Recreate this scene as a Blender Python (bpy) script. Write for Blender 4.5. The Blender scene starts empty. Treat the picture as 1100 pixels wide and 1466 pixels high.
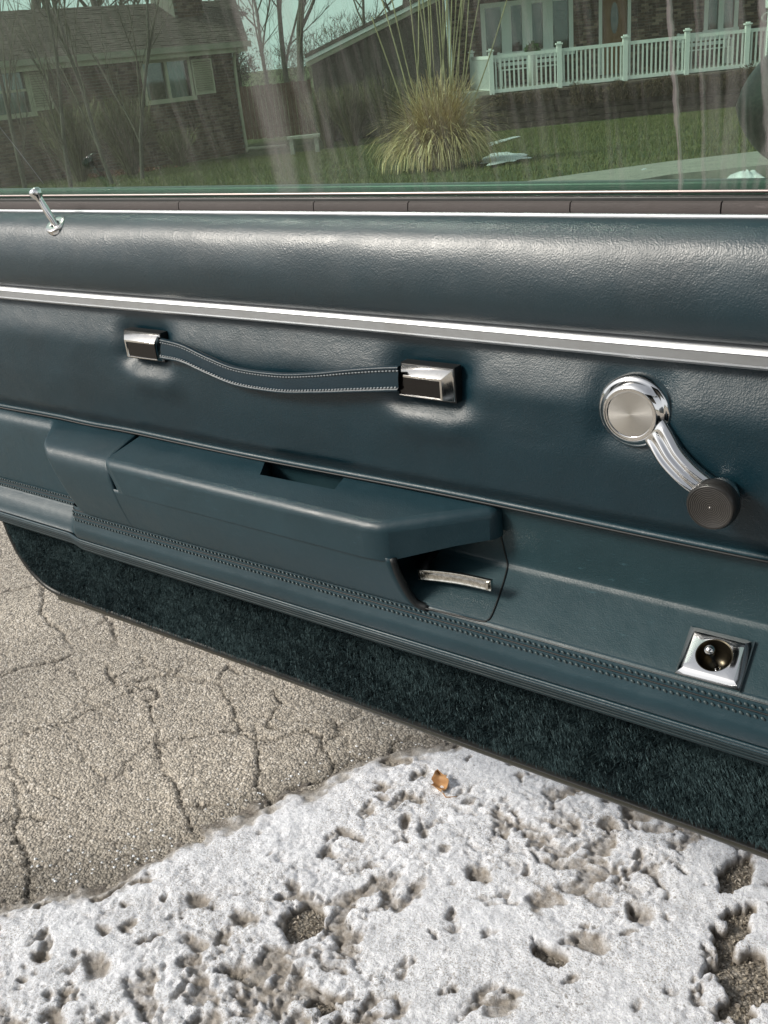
import bpy, bmesh, math, random
import numpy as np
from mathutils import Vector, Matrix
random.seed(7); rng = np.random.default_rng(11)
S = bpy.context.scene
COL = S.collection
PI = math.pi

# ------------------------------------------------------------------ camera
F_PX, ROLL, VPX, VPY = 1400.0, math.radians(6.0), -1460.0, 290.0
_vy = 733 - (VPY - math.tan(ROLL) * (550 - VPX)); _h = _vy * math.cos(ROLL); _p = math.atan(_h / F_PX)
_up = np.array([-math.sin(ROLL) * math.cos(_p), math.cos(ROLL) * math.cos(_p), math.sin(_p)])
_X = -np.array([VPX - 550., -(VPY - 733.), -F_PX]); _X /= np.linalg.norm(_X)
_up -= _X * _up.dot(_X); _up /= np.linalg.norm(_up)
R3 = np.stack([_X, np.cross(_up, _X), _up])          # camera -> world
EYE = np.array([0., 0., 1.08])
cam = bpy.data.cameras.new('camera'); camo = bpy.data.objects.new('camera', cam); COL.objects.link(camo)
cam.sensor_fit = 'VERTICAL'; cam.sensor_height = 36.0; cam.lens = 36.0 * F_PX / 1466.0
cam.clip_start = 0.02; cam.clip_end = 3000
M4 = Matrix.Identity(4)
for i in range(3):
    for j in range(3): M4[i][j] = R3[i][j]
    M4[i][3] = EYE[i]
camo.matrix_world = M4
cam.dof.use_dof = False
S.camera = camo

# ------------------------------------------------------------------ light
SUN_EL, SUN_AZ = math.radians(36), math.radians(222)     # azimuth of the sun, measured from +Y towards +X
w = bpy.data.worlds.new('World'); S.world = w; w.use_nodes = True
nt = w.node_tree; nt.nodes.clear()
sky = nt.nodes.new('ShaderNodeTexSky'); sky.sky_type = 'NISHITA'; sky.sun_disc = False
sky.sun_elevation = SUN_EL; sky.sun_rotation = SUN_AZ
sky.air_density = 1.0; sky.dust_density = 4.0; sky.ozone_density = 1.0; sky.altitude = 100
hs = nt.nodes.new('ShaderNodeHueSaturation'); hs.inputs['Saturation'].default_value = 0.35
bg = nt.nodes.new('ShaderNodeBackground'); bg.inputs['Strength'].default_value = 0.10
wo = nt.nodes.new('ShaderNodeOutputWorld')
# thin high cloud: whitens the sky, thickest towards the horizon
tc = nt.nodes.new('ShaderNodeTexCoord'); sx = nt.nodes.new('ShaderNodeSeparateXYZ'); nt.links.new(tc.outputs['Generated'], sx.inputs[0])
cr_ = nt.nodes.new('ShaderNodeMapRange'); cr_.inputs[1].default_value = 0.0; cr_.inputs[2].default_value = 0.7; cr_.inputs[3].default_value = 0.85; cr_.inputs[4].default_value = 0.20; nt.links.new(sx.outputs[2], cr_.inputs[0])
cn = nt.nodes.new('ShaderNodeTexNoise'); cn.inputs['Scale'].default_value = 2.2; cn.inputs['Detail'].default_value = 5; nt.links.new(tc.outputs['Generated'], cn.inputs['Vector'])
cm1 = nt.nodes.new('ShaderNodeMath'); cm1.operation = 'MULTIPLY_ADD'; cm1.inputs[1].default_value = .5; cm1.inputs[2].default_value = -.25; nt.links.new(cn.outputs[0], cm1.inputs[0])
cm2 = nt.nodes.new('ShaderNodeMath'); cm2.operation = 'ADD'; cm2.use_clamp = True; nt.links.new(cm1.outputs[0], cm2.inputs[0]); nt.links.new(cr_.outputs[0], cm2.inputs[1])
cx = nt.nodes.new('ShaderNodeMix'); cx.data_type = 'RGBA'; cx.inputs[7].default_value = (8.6, 8.9, 9.1, 1)
nt.links.new(sky.outputs[0], hs.inputs['Color']); nt.links.new(cm2.outputs[0], cx.inputs[0]); nt.links.new(hs.outputs[0], cx.inputs[6]); nt.links.new(cx.outputs[2], bg.inputs['Color']); nt.links.new(bg.outputs[0], wo.inputs['Surface'])
sl = bpy.data.lights.new('sun', 'SUN'); so = bpy.data.objects.new('sun', sl); COL.objects.link(so)
sl.energy = 3.0; sl.angle = math.radians(15); sl.color = (1.0, 0.93, 0.83)
sd = Vector((math.sin(SUN_AZ) * math.cos(SUN_EL), math.cos(SUN_AZ) * math.cos(SUN_EL), math.sin(SUN_EL)))
so.rotation_euler = sd.to_track_quat('Z', 'Y').to_euler(); so.location = (-3, -3, 6)
S.view_settings.view_transform = 'Standard'; S.view_settings.look = 'None'
S.view_settings.exposure = 0.2; S.view_settings.gamma = 1.0
S.render.engine = 'CYCLES'
S.cycles.caustics_reflective = False; S.cycles.blur_glossy = 1.0; S.cycles.max_bounces = 8; S.cycles.transparent_max_bounces = 16

# ------------------------------------------------------------------ placing helpers
RT = R3 @ np.array([1., 0, 0]); RT[2] = 0; RT /= np.linalg.norm(RT)      # right, level
FW = np.array([-RT[1], RT[0], 0.])                                      # ahead, level
def ray(u, v): return R3 @ np.array([(u - 550) / F_PX, -(v - 733) / F_PX, -1.])
def at_y(u, v, y): d = ray(u, v); return EYE + d * (y / d[1])
def at_z(u, v, z): d = ray(u, v); return EYE + d * ((z - EYE[2]) / d[2])
def at_d(u, v, D): d = ray(u, v); return EYE + d * (D / d.dot(FW))
def rd(r, D, z=0.): return np.array([RT[0] * r + FW[0] * D, RT[1] * r + FW[1] * D, z])
def terr(D):
    t = np.clip((np.asarray(D, float) - 6.0) / 23.0, 0, 1)
    return -1.12 * t
def at_t(u, v):
    d = ray(u, v); k = 1.0
    lo, hi = 0.1, 400.
    for _ in range(60):
        m = (lo + hi) / 2; p = EYE + d * m
        if p[2] < terr(p.dot(FW)): hi = m
        else: lo = m
    return EYE + d * lo
def sst(a, b, x): t = np.clip((np.asarray(x, float) - a) / (b - a), 0, 1); return t * t * (3 - 2 * t)

# ------------------------------------------------------------------ mesh helpers
def tag(o, label=None, cat=None, group=None, kind=None):
    if label: o['label'] = label
    if cat: o['category'] = cat
    if group: o['group'] = group
    if kind: o['kind'] = kind
    return o
def link(name, me, mat=None, parent=None, smooth=True):
    o = bpy.data.objects.new(name, me); COL.objects.link(o)
    if mat: me.materials.append(mat)
    if parent: o.parent = parent
    if smooth and len(me.polygons): me.polygons.foreach_set('use_smooth', [True] * len(me.polygons))
    return o
class MB:
    def __init__(s): s.v = []; s.f = []; s.n = 0
    def add(s, vs, fs):
        s.v.append(np.asarray(vs, float).reshape(-1, 3)); b = s.n
        s.f += [tuple(i + b for i in f) for f in fs]; s.n += len(s.v[-1])
    def box(s, c, h, ax=None):
        c = np.array(c, float); A = np.eye(3) if ax is None else np.array(ax, float)
        vs = [c + A[0] * h[0] * i + A[1] * h[1] * j + A[2] * h[2] * k for i in (-1, 1) for j in (-1, 1) for k in (-1, 1)]
        fs = [(0, 1, 3, 2), (4, 6, 7, 5), (0, 4, 5, 1), (2, 3, 7, 6), (0, 2, 6, 4), (1, 5, 7, 3)]
        if np.linalg.det(A) < 0: fs = [f[::-1] for f in fs]
        s.add(vs, fs)
    def tube(s, pts, rad, seg=8, cap=True):
        pts = [np.array(p, float) for p in pts]; n = len(pts)
        rad = [rad] * n if np.isscalar(rad) else rad
        T = []
        for i in range(n):
            t = pts[min(i + 1, n - 1)] - pts[max(i - 1, 0)]; T.append(t / (np.linalg.norm(t) + 1e-12))
        u = np.cross(T[0], [0, 0, 1]);
        if np.linalg.norm(u) < 1e-3: u = np.cross(T[0], [0, 1, 0])
        u /= np.linalg.norm(u); vs = []
        for i in range(n):
            u = u - T[i] * u.dot(T[i]); u /= np.linalg.norm(u) + 1e-12; w_ = np.cross(T[i], u)
            for k in range(seg):
                a = 2 * PI * k / seg; vs.append(pts[i] + rad[i] * (math.cos(a) * u + math.sin(a) * w_))
        fs = []
        for i in range(n - 1):
            for k in range(seg):
                k2 = (k + 1) % seg; fs.append((i * seg + k, i * seg + k2, (i + 1) * seg + k2, (i + 1) * seg + k))
        if cap: fs.append(tuple(range(seg))[::-1]); fs.append(tuple((n - 1) * seg + k for k in range(seg)))
        s.add(vs, fs)
    def lathe(s, prof, o, axis, seg=48, capend=True):
        a = np.array(axis, float); a /= np.linalg.norm(a); o = np.array(o, float)
        u = np.cross(a, [0, 0, 1.]);
        if np.linalg.norm(u) < 1e-3: u = np.array([1., 0, 0])
        u /= np.linalg.norm(u); w_ = np.cross(a, u); vs = []
        for (r, h) in prof:
            for k in range(seg):
                t = 2 * PI * k / seg; vs.append(o + a * h + r * (math.cos(t) * u + math.sin(t) * w_))
        fs = []
        for i in range(len(prof) - 1):
            for k in range(seg):
                k2 = (k + 1) % seg; fs.append((i * seg + k, i * seg + k2, (i + 1) * seg + k2, (i + 1) * seg + k))
        if capend: fs.append(tuple((len(prof) - 1) * seg + k for k in range(seg)))
        s.add(vs, fs)
    def grid(s, P):            # P: (n,m,3)
        n, m = P.shape[:2]
        fs = [(i * m + j, i * m + j + 1, (i + 1) * m + j + 1, (i + 1) * m + j) for i in range(n - 1) for j in range(m - 1)]
        s.add(P.reshape(-1, 3), fs)
    def prism(s, poly, d):     # poly: 3d points, d: offset vector
        poly = [np.array(p, float) for p in poly]; n = len(poly)
        vs = poly + [p + np.array(d, float) for p in poly]
        fs = [tuple(range(n)), tuple(range(n, 2 * n))[::-1]] + [(i, i + n, (i + 1) % n + n, (i + 1) % n) for i in range(n)]
        s.add(vs, fs)
    def mesh(s, name):
        me = bpy.data.meshes.new(name); me.from_pydata(np.concatenate(s.v).tolist(), [], s.f); me.validate()
        bm = bmesh.new(); bm.from_mesh(me); bmesh.ops.recalc_face_normals(bm, faces=bm.faces); bm.to_mesh(me); bm.free(); return me
    def build(s, name, mat, parent=None, smooth=False): return link(name, s.mesh(name), mat, parent, smooth)
def fastgrid(name, P, mat, parent=None, attr=None, flip=False):
    n, m = P.shape[:2]; me = bpy.data.meshes.new(name)
    me.vertices.add(n * m); me.vertices.foreach_set('co', P.reshape(-1).astype(np.float32))
    i = np.arange(n - 1)[:, None] * m + np.arange(m - 1)[None, :]
    q = np.stack([i, i + 1, i + m + 1, i + m], -1) if not flip else np.stack([i, i + m, i + m + 1, i + 1], -1)
    q = q.reshape(-1, 4); k = len(q)
    me.loops.add(k * 4); me.loops.foreach_set('vertex_index', q.reshape(-1).astype(np.int32))
    me.polygons.add(k); me.polygons.foreach_set('loop_start', np.arange(0, 4 * k, 4, dtype=np.int32))
    me.polygons.foreach_set('use_smooth', np.ones(k, bool)); me.update(calc_edges=True)
    if attr:
        for an, av in attr.items():
            a = me.attributes.new(an, 'FLOAT', 'POINT'); a.data.foreach_set('value', av.reshape(-1).astype(np.float32))
    return link(name, me, mat, parent, False)
def tris(name, V, mat, parent=None, per=3):   # V: (k,per,3) loose polygons
    k = len(V); me = bpy.data.meshes.new(name); me.vertices.add(k * per)
    me.vertices.foreach_set('co', V.reshape(-1).astype(np.float32))
    me.loops.add(k * per); me.loops.foreach_set('vertex_index', np.arange(k * per, dtype=np.int32))
    me.polygons.add(k); me.polygons.foreach_set('loop_start', np.arange(0, per * k, per, dtype=np.int32))
    me.update(calc_edges=True); return link(name, me, mat, parent, False)
def modded(o, mods):
    for (t, kw) in mods:
        m = o.modifiers.new(t.lower(), t)
        for k, v in kw.items(): setattr(m, k, v)
    dg = bpy.context.evaluated_depsgraph_get(); me = bpy.data.meshes.new_from_object(o.evaluated_get(dg))
    o.modifiers.clear(); o.data = me; return o
def shade_auto(o, ang=35):
    bm = bmesh.new(); bm.from_mesh(o.data)
    for f in bm.faces: f.smooth = True
    for e in bm.edges:
        if len(e.link_faces) == 2: e.smooth = e.calc_face_angle(0) < math.radians(ang)
    bm.to_mesh(o.data); bm.free(); return o
def empty(name, loc, label, cat, group=None):
    o = bpy.data.objects.new(name, None); COL.objects.link(o); o.location = loc; o.empty_display_size = .1
    tag(o, label, cat, group); return o
def under(o, root):     # meshes are written in world space; hang them on a root that has a location
    o.parent = root; o.matrix_parent_inverse = Matrix.Translation(-Vector(root.location)); return o

# value noise on numpy
def vnoise(x, y, seed=0):
    xi = np.floor(x).astype(np.int64); yi = np.floor(y).astype(np.int64); xf = x - xi; yf = y - yi
    def h(a, b):
        n = (a * 374761393 + b * 668265263 + seed * 974634777) & 0xffffffff
        n = ((n ^ (n >> 13)) * 1274126177) & 0xffffffff; n = n ^ (n >> 16)
        return (n & 0xffff) / 65535.0
    u = xf * xf * (3 - 2 * xf); v = yf * yf * (3 - 2 * yf)
    return (h(xi, yi) * (1 - u) + h(xi + 1, yi) * u) * (1 - v) + (h(xi, yi + 1) * (1 - u) + h(xi + 1, yi + 1) * u) * v
def fbm(x, y, o=4, seed=0):
    s = 0; a = .5
    for k in range(o): s = s + a * vnoise(x * 2 ** k, y * 2 ** k, seed + k * 17); a *= .5
    return s / (1 - .5 ** o)

# ------------------------------------------------------------------ materials
def new(name, color=(.5, .5, .5), rough=.5, metal=0., spec=.5):
    m = bpy.data.materials.new(name); m.use_nodes = True; b = m.node_tree.nodes['Principled BSDF']
    b.inputs['Base Color'].default_value = (*color, 1); b.inputs['Roughness'].default_value = rough
    b.inputs['Metallic'].default_value = metal; b.inputs['Specular IOR Level'].default_value = spec
    return m, m.node_tree, b
def N(t, ty, **kw):
    n = t.nodes.new('ShaderNode' + ty)
    for k, v in kw.items():
        if k in n.inputs: n.inputs[k].default_value = v
        else: setattr(n, k, v)
    return n
def coords(t, scale=(1, 1, 1), rot=(0, 0, 0)):
    c = t.nodes.new('ShaderNodeTexCoord'); mp = t.nodes.new('ShaderNodeMapping')
    mp.inputs['Scale'].default_value = scale; mp.inputs['Rotation'].default_value = rot
    t.links.new(c.outputs['Object'], mp.inputs[0]); return mp.outputs[0]
def noise(t, vec, scale, detail=4, rough=.55, dist=0.):
    n = N(t, 'TexNoise', Scale=scale, Detail=detail, Roughness=rough, Distortion=dist); t.links.new(vec, n.inputs['Vector']); return n.outputs[0]
def voro(t, vec, scale, feat='F1', out=0, **kw):
    n = t.nodes.new('ShaderNodeTexVoronoi'); n.feature = feat; n.inputs['Scale'].default_value = scale
    t.links.new(vec, n.inputs['Vector']); return n.outputs[out]
def ramp(t, fac, stops, interp='LINEAR'):
    r = t.nodes.new('ShaderNodeValToRGB'); r.color_ramp.interpolation = interp; e = r.color_ramp.elements
    while len(e) < len(stops): e.new(.5)
    for k, (p, c) in enumerate(stops):
        e[k].position = p; e[k].color = (*c, 1) if not np.isscalar(c) else (c, c, c, 1)
    t.links.new(fac, r.inputs[0]); return r.outputs[0]
def mixc(t, fac, a, b, mode='MIX'):
    n = t.nodes.new('ShaderNodeMix'); n.data_type = 'RGBA'; n.blend_type = mode
    for sock, v in ((n.inputs[0], fac), (n.inputs[6], a), (n.inputs[7], b)):
        if hasattr(v, 'links'): t.links.new(v, sock)
        elif np.isscalar(v): sock.default_value = v if sock == n.inputs[0] else (v, v, v, 1)
        else: sock.default_value = (*v, 1)
    return n.outputs[2]
def mth(t, op, a, b=0., c=None):
    n = t.nodes.new('ShaderNodeMath'); n.operation = op
    for k, v in enumerate((a, b) if c is None else (a, b, c)):
        if hasattr(v, 'links'): t.links.new(v, n.inputs[k])
        else: n.inputs[k].default_value = v
    return n.outputs[0]
def bump(t, b, hgt, dist, strength=1., prev=None):
    n = t.nodes.new('ShaderNodeBump'); n.inputs['Distance'].default_value = dist; n.inputs['Strength'].default_value = strength
    t.links.new(hgt, n.inputs['Height'])
    if prev is not None: t.links.new(prev, n.inputs['Normal'])
    if b is not None: t.links.new(n.outputs[0], b.inputs['Normal'])
    return n.outputs[0]

def thin_fresnel(t, ior):     # same reflectance from either side of a face
    fr = N(t, 'Fresnel'); g = t.nodes.new('ShaderNodeNewGeometry')
    t.links.new(mth(t, 'MULTIPLY_ADD', g.outputs['Backfacing'], 1 / ior - ior, ior), fr.inputs[0]); return fr
LEA = (.0035, .021, .031)
def leather(name, col=LEA, rough=.40, wrinkle=1., spec=.5, grain=1.):
    m, t, b = new(name, col, rough, 0, spec)
    v = coords(t)
    wmask = ramp(t, noise(t, v, 9, 3), [(.42, 0.), (.66, 1.)])
    cr = voro(t, coords(t, (1, 1, 1.25)), 95, 'DISTANCE_TO_EDGE')
    warp = noise(t, v, 60, 6, .7, 1.6)
    wr = mth(t, 'MULTIPLY', mth(t, 'ABSOLUTE', mth(t, 'SUBTRACT', noise(t, v, 48, 5, .62, 2.2), .5)), 2.)
    n1 = bump(t, None, wr, .0011 * wrinkle, .6)
    n1b = bump(t, None, mth(t, 'MULTIPLY', warp, wmask), .0012 * wrinkle, .8, n1)
    n1c = bump(t, None, voro(t, v, 620), .00016 * grain, .8, n1b)
    n2 = bump(t, b, noise(t, v, 900, 3), .00020 * grain, 1., n1c)
    t.links.new(mixc(t, noise(t, v, 14, 4), tuple(c * .75 for c in col), tuple(c * 1.35 for c in col)), b.inputs['Base Color'])
    t.links.new(ramp(t, noise(t, v, 30, 5), [(.3, rough - .05), (.75, rough + .09)]), b.inputs['Roughness'])
    return m
M = {}
M['pad'] = leather('padded_vinyl', rough=.35, wrinkle=.38, spec=.9)
M['panel'] = leather('panel_vinyl', rough=.37, wrinkle=.40, spec=.52)
M['strap'] = leather('strap_vinyl', (.006, .022, .034), .38, .15)
def plastic(name, col, rough, gr):
    m, t, b = new(name, col, rough); v = coords(t)
    n1 = bump(t, None, noise(t, v, 700, 4, .6), .00022 * gr, 1.)
    bump(t, b, noise(t, v, 25, 3), .004, .25, n1)
    cc_ = mixc(t, noise(t, v, 9, 5, .65), tuple(c * .75 for c in col), tuple(c * 1.35 for c in col))
    scf = mth(t, 'MULTIPLY', ramp(t, noise(t, coords(t, (.25, 1, 1)), 260, 5, .75), [(.60, 0.), (.72, 1.)]), ramp(t, noise(t, v, 7, 4, .6), [(.45, .0), (.68, .55)]))
    cc_ = mixc(t, scf, cc_, tuple(min(1, c * 3.2 + .02) for c in col))
    dst = ramp(t, voro(t, v, 150), [(0., .5), (.10, 0.)]); cc_ = mixc(t, mth(t, 'MULTIPLY', dst, ramp(t, noise(t, v, 40, 2), [(.55, 0.), (.66, .8)])), cc_, (.16, .17, .17))
    t.links.new(cc_, b.inputs['Base Color'])
    t.links.new(ramp(t, noise(t, v, 18, 6, .7), [(.3, rough - .07), (.7, rough + .12)]), b.inputs['Roughness'])
    return m
M['plastic'] = plastic('moulded_grained_plastic', (.012, .036, .048), .36, 1.2)
M['tray'] = plastic('tray_vinyl', (.013, .038, .047), .40, 1.5)
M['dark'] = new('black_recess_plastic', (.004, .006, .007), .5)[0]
M['chrome'] = new('chrome', (.78, .78, .78), .07, 1.)[0]
def _worn():
    m, t, b = new('aged_chrome', (.72, .71, .69), .12, 1.); v = coords(t)
    k = ramp(t, noise(t, v, 160, 5, .7), [(.55, 0.), (.72, 1.)])
    t.links.new(mixc(t, mth(t, 'MULTIPLY', k, .35), (.74, .73, .71), (.25, .2, .15)), b.inputs['Base Color'])
    t.links.new(ramp(t, noise(t, v, 90, 4), [(.3, .08), (.8, .24)]), b.inputs['Roughness']); return m
M['worn'] = _worn()
def _trim():
    m, t, b = new('satin_aluminium_trim', (.5, .47, .42), .28, 1.); v = coords(t, (1, 8, 8))
    k = ramp(t, noise(t, coords(t, (1, 1, 1)), 22, 5, .7), [(.52, 0.), (.7, 1.)])
    t.links.new(mixc(t, mth(t, 'MULTIPLY', k, .4), (.47, .49, .51), (.38, .38, .37)), b.inputs['Base Color'])
    t.links.new(ramp(t, noise(t, v, 120, 4), [(.3, .40), (.8, .52)]), b.inputs['Roughness'])
    bump(t, b, noise(t, v, 300, 3), .00008, .5); return m
M['trim'] = _trim()
def _brushed():
    m, t, b = new('spun_aluminium', (.80, .80, .79), .24, 1.)
    b.inputs['Anisotropic'].default_value = .85; tn = t.nodes.new('ShaderNodeTangent'); tn.direction_type = 'RADIAL'; tn.axis = 'Y'
    t.links.new(tn.outputs[0], b.inputs['Tangent']); return m
M['brushed'] = _brushed()
M['lever'] = new('satin_lever_metal', (.55, .54, .5), .24, 1.)[0]
def _lev():
    t = M['lever'].node_tree; b = t.nodes['Principled BSDF']; v = coords(t)
    t.links.new(mixc(t, ramp(t, noise(t, v, 220, 4), [(.45, 0.), (.6, 1.)]), (.66, .65, .61), (.48, .47, .43)), b.inputs['Base Color'])
_lev()
M['blackgloss'] = new('black_gloss_inlay', (.006, .005, .005), .16)[0]
M['knob'] = new('black_knob_plastic', (.022, .021, .02), .32)[0]
M['brownsweep'] = plastic('brown_flocked_sweep', (.070, .060, .058), .6, 1.)
M['dullrail'] = new('dull_pinkish_metal_rail', (.36, .31, .30), .42, 1.)[0]
M['seal'] = new('grey_window_seal', (.16, .17, .17), .35)[0]
M['rubber'] = plastic('black_rubber', (.012, .013, .012), .42, .4)
M['olive'] = plastic('olive_black_weatherstrip', (.034, .034, .025), .33, .4)
M['paint'] = new('dark_teal_body_paint', (.012, .024, .028), .2)[0]
M['welt'] = plastic('welt_vinyl', (.009, .020, .024), .5, .4)
M['welt'].node_tree.nodes['Principled BSDF'].inputs['Specular IOR Level'].default_value = .22
M['thread'] = new('grey_thread', (.27, .30, .32), .6)[0]
M['bumps'] = new('seam_thread', (.06, .085, .09), .35)[0]
def _isl(name, stops, rough=.8, extra=None):
    m, t, b = new(name, (.1, .1, .1), rough, 0, .25)
    g = t.nodes.new('ShaderNodeNewGeometry'); c = ramp(t, g.outputs['Random Per Island'], stops)
    if extra is not None: c = mixc(t, ramp(t, noise(t, coords(t), extra[0], 3), [(.45, 0.), (.78, .8)]), c, extra[1])
    t.links.new(c, b.inputs['Base Color']); return m
M['pile'] = _isl('carpet_fibres', [(0., (.005, .013, .016)), (.55, (.016, .034, .040)), (.85, (.04, .078, .088)), (1., (.11, .17, .18))], .8, (7., (.07, .12, .13)))
M['carpet'] = new('carpet_backing', (.004, .009, .011), .95, 0, .1)[0]

# glass: two faces, each tints by its own share, with dust and run marks on it
def _glass():
    m = bpy.data.materials.new('green_tinted_glass'); m.use_nodes = True; t = m.node_tree; t.nodes.clear()
    tr = N(t, 'BsdfTransparent'); tr.inputs[0].default_value = (.72, .865, .79, 1)
    gl = N(t, 'BsdfGlossy'); gl.inputs['Roughness'].default_value = .01; gl.inputs[0].default_value = (1, 1, 1, 1)
    fr = thin_fresnel(t, 1.45)
    mx = N(t, 'MixShader'); t.links.new(fr.outputs[0], mx.inputs[0]); t.links.new(tr.outputs[0], mx.inputs[1]); t.links.new(gl.outputs[0], mx.inputs[2])
    df = N(t, 'BsdfDiffuse'); df.inputs[0].default_value = (.64, .55, .56, 1)
    tl = N(t, 'BsdfTranslucent'); tl.inputs[0].default_value = (.64, .55, .56, 1)
    dm = N(t, 'MixShader'); dm.inputs[0].default_value = .4; t.links.new(df.outputs[0], dm.inputs[1]); t.links.new(tl.outputs[0], dm.inputs[2])
    c = t.nodes.new('ShaderNodeTexCoord'); sp = N(t, 'SeparateXYZ'); t.links.new(c.outputs['Object'], sp.inputs[0])
    x, z = sp.outputs[0], sp.outputs[2]
    # fine vertical run marks
    v = coords(t, (1, 0, .045)); v2 = coords(t, (1, 0, .12))
    a = ramp(t, noise(t, v, 170, 4, .6, .4), [(.50, 0.), (.72, 1.)])
    a2 = ramp(t, noise(t, v2, 60, 4, .6, .6), [(.48, 0.), (.8, 1.)])
    tot = mth(t, 'ADD', mth(t, 'MULTIPLY', a, .10), mth(t, 'MULTIPLY', a2, .022))
    # broad pale bands coloured down the pane
    wob = mth(t, 'MULTIPLY', mth(t, 'SUBTRACT', noise(t, coords(t, (0, 0, 1)), 9, 3), .5), .016)
    edge = mth(t, 'MULTIPLY', mth(t, 'SUBTRACT', noise(t, coords(t, (1, 0, .25)), 45, 4), .5), .016)
    xx = mth(t, 'ADD', mth(t, 'ADD', x, wob), edge)
    for (x0, hw, st, lean) in PALE_BANDS:
        lean += .12
        d = mth(t, 'ABSOLUTE', mth(t, 'SUBTRACT', mth(t, 'SUBTRACT', xx, x0), mth(t, 'MULTIPLY', mth(t, 'SUBTRACT', z, .95), lean)))
        k = ramp(t, mth(t, 'DIVIDE', d, hw), [(.55, 1.), (1.0, 0.)])
        tex = ramp(t, noise(t, v, 120, 3), [(.3, .45), (.7, 1.)])
        tot = mth(t, 'ADD', tot, mth(t, 'MULTIPLY', mth(t, 'MULTIPLY', k, tex), st))
    spk = ramp(t, voro(t, coords(t), 55), [(0., 1.), (.035, 0.)])
    spk = mth(t, 'MULTIPLY', spk, ramp(t, noise(t, coords(t), 20, 2), [(.55, 0.), (.65, .4)]))
    tot = mth(t, 'MINIMUM', mth(t, 'ADD', mth(t, 'ADD', tot, spk), .004), .8)
    m2 = N(t, 'MixShader'); t.links.new(tot, m2.inputs[0]); t.links.new(mx.outputs[0], m2.inputs[1]); t.links.new(dm.outputs[0], m2.inputs[2])
    o = N(t, 'OutputMaterial'); t.links.new(m2.outputs[0], o.inputs[0]); return m
def gx(u, v): return at_y(u, v, .785)[0]
PALE_BANDS = [(gx(398, 250), .020, .20, .0), (gx(443, 250), .011, .13, .03), (gx(463, 200), .009, .08, .03), (gx(505, 200), .004, .04, .02),
          (gx(966, 250), .0015, .42, -.10), (gx(1003, 250), .0018, .2, -.12), (gx(1016, 250), .006, .10, -.10), (gx(1032, 250), .003, .12, -.06), (gx(1044, 250), .004, .10, -.08),
          (gx(1060, 250), .0024, .16, -.10), (gx(1074, 250), .0026, .16, .10), (gx(1098, 250), .0030, .34, -.15)]
M['glass'] = _glass()
# ------------------------------------------------------------------ ground materials
def _asphalt():
    m, t, b = new('weathered_asphalt', (.2, .18, .15), .85, 0, .3); v = coords(t)
    st = N(t, 'TexVoronoi', Scale=235.); t.links.new(v, st.inputs['Vector'])
    sepc = t.nodes.new('ShaderNodeSeparateColor'); t.links.new(st.outputs['Color'], sepc.inputs[0])
    stone = ramp(t, sepc.outputs[0], [(0., (.26, .245, .22)), (.3, (.44, .41, .365)), (.62, (.575, .53, .46)), (.9, (.68, .64, .57)), (1., (.82, .79, .74))])
    gap = ramp(t, st.outputs['Distance'], [(.40, 0.), (.85, 1.)])
    c = mixc(t, mth(t, 'MULTIPLY', gap, .6), stone, (.20, .18, .15))
    big = ramp(t, noise(t, v, 2.2, 5, .6), [(.32, (.72, .71, .70)), (.68, (1.08, 1.06, 1.03))])
    c = mixc(t, 1., c, big, 'MULTIPLY')
    at = N(t, 'Attribute'); at.attribute_name = 'crack'; cf = ramp(t, at.outputs['Fac'], [(.25, 0.), (.9, 1.)])
    c = mixc(t, mth(t, 'MULTIPLY', cf, .72), c, (.035, .031, .026))
    aw = N(t, 'Attribute'); aw.attribute_name = 'wet'
    c = mixc(t, mth(t, 'MULTIPLY', aw.outputs['Fac'], .65), c, mixc(t, .5, c, (.03, .026, .018)))
    t.links.new(c, b.inputs['Base Color'])
    h = mth(t, 'SUBTRACT', 1., st.outputs['Distance'])
    n1 = bump(t, None, h, .004, .9); n2 = bump(t, None, noise(t, v, 420, 4, .6), .002, .8, n1); bump(t, b, noise(t, v, 45, 4), .006, .6, n2)
    return m
M['asphalt'] = _asphalt()
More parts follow.
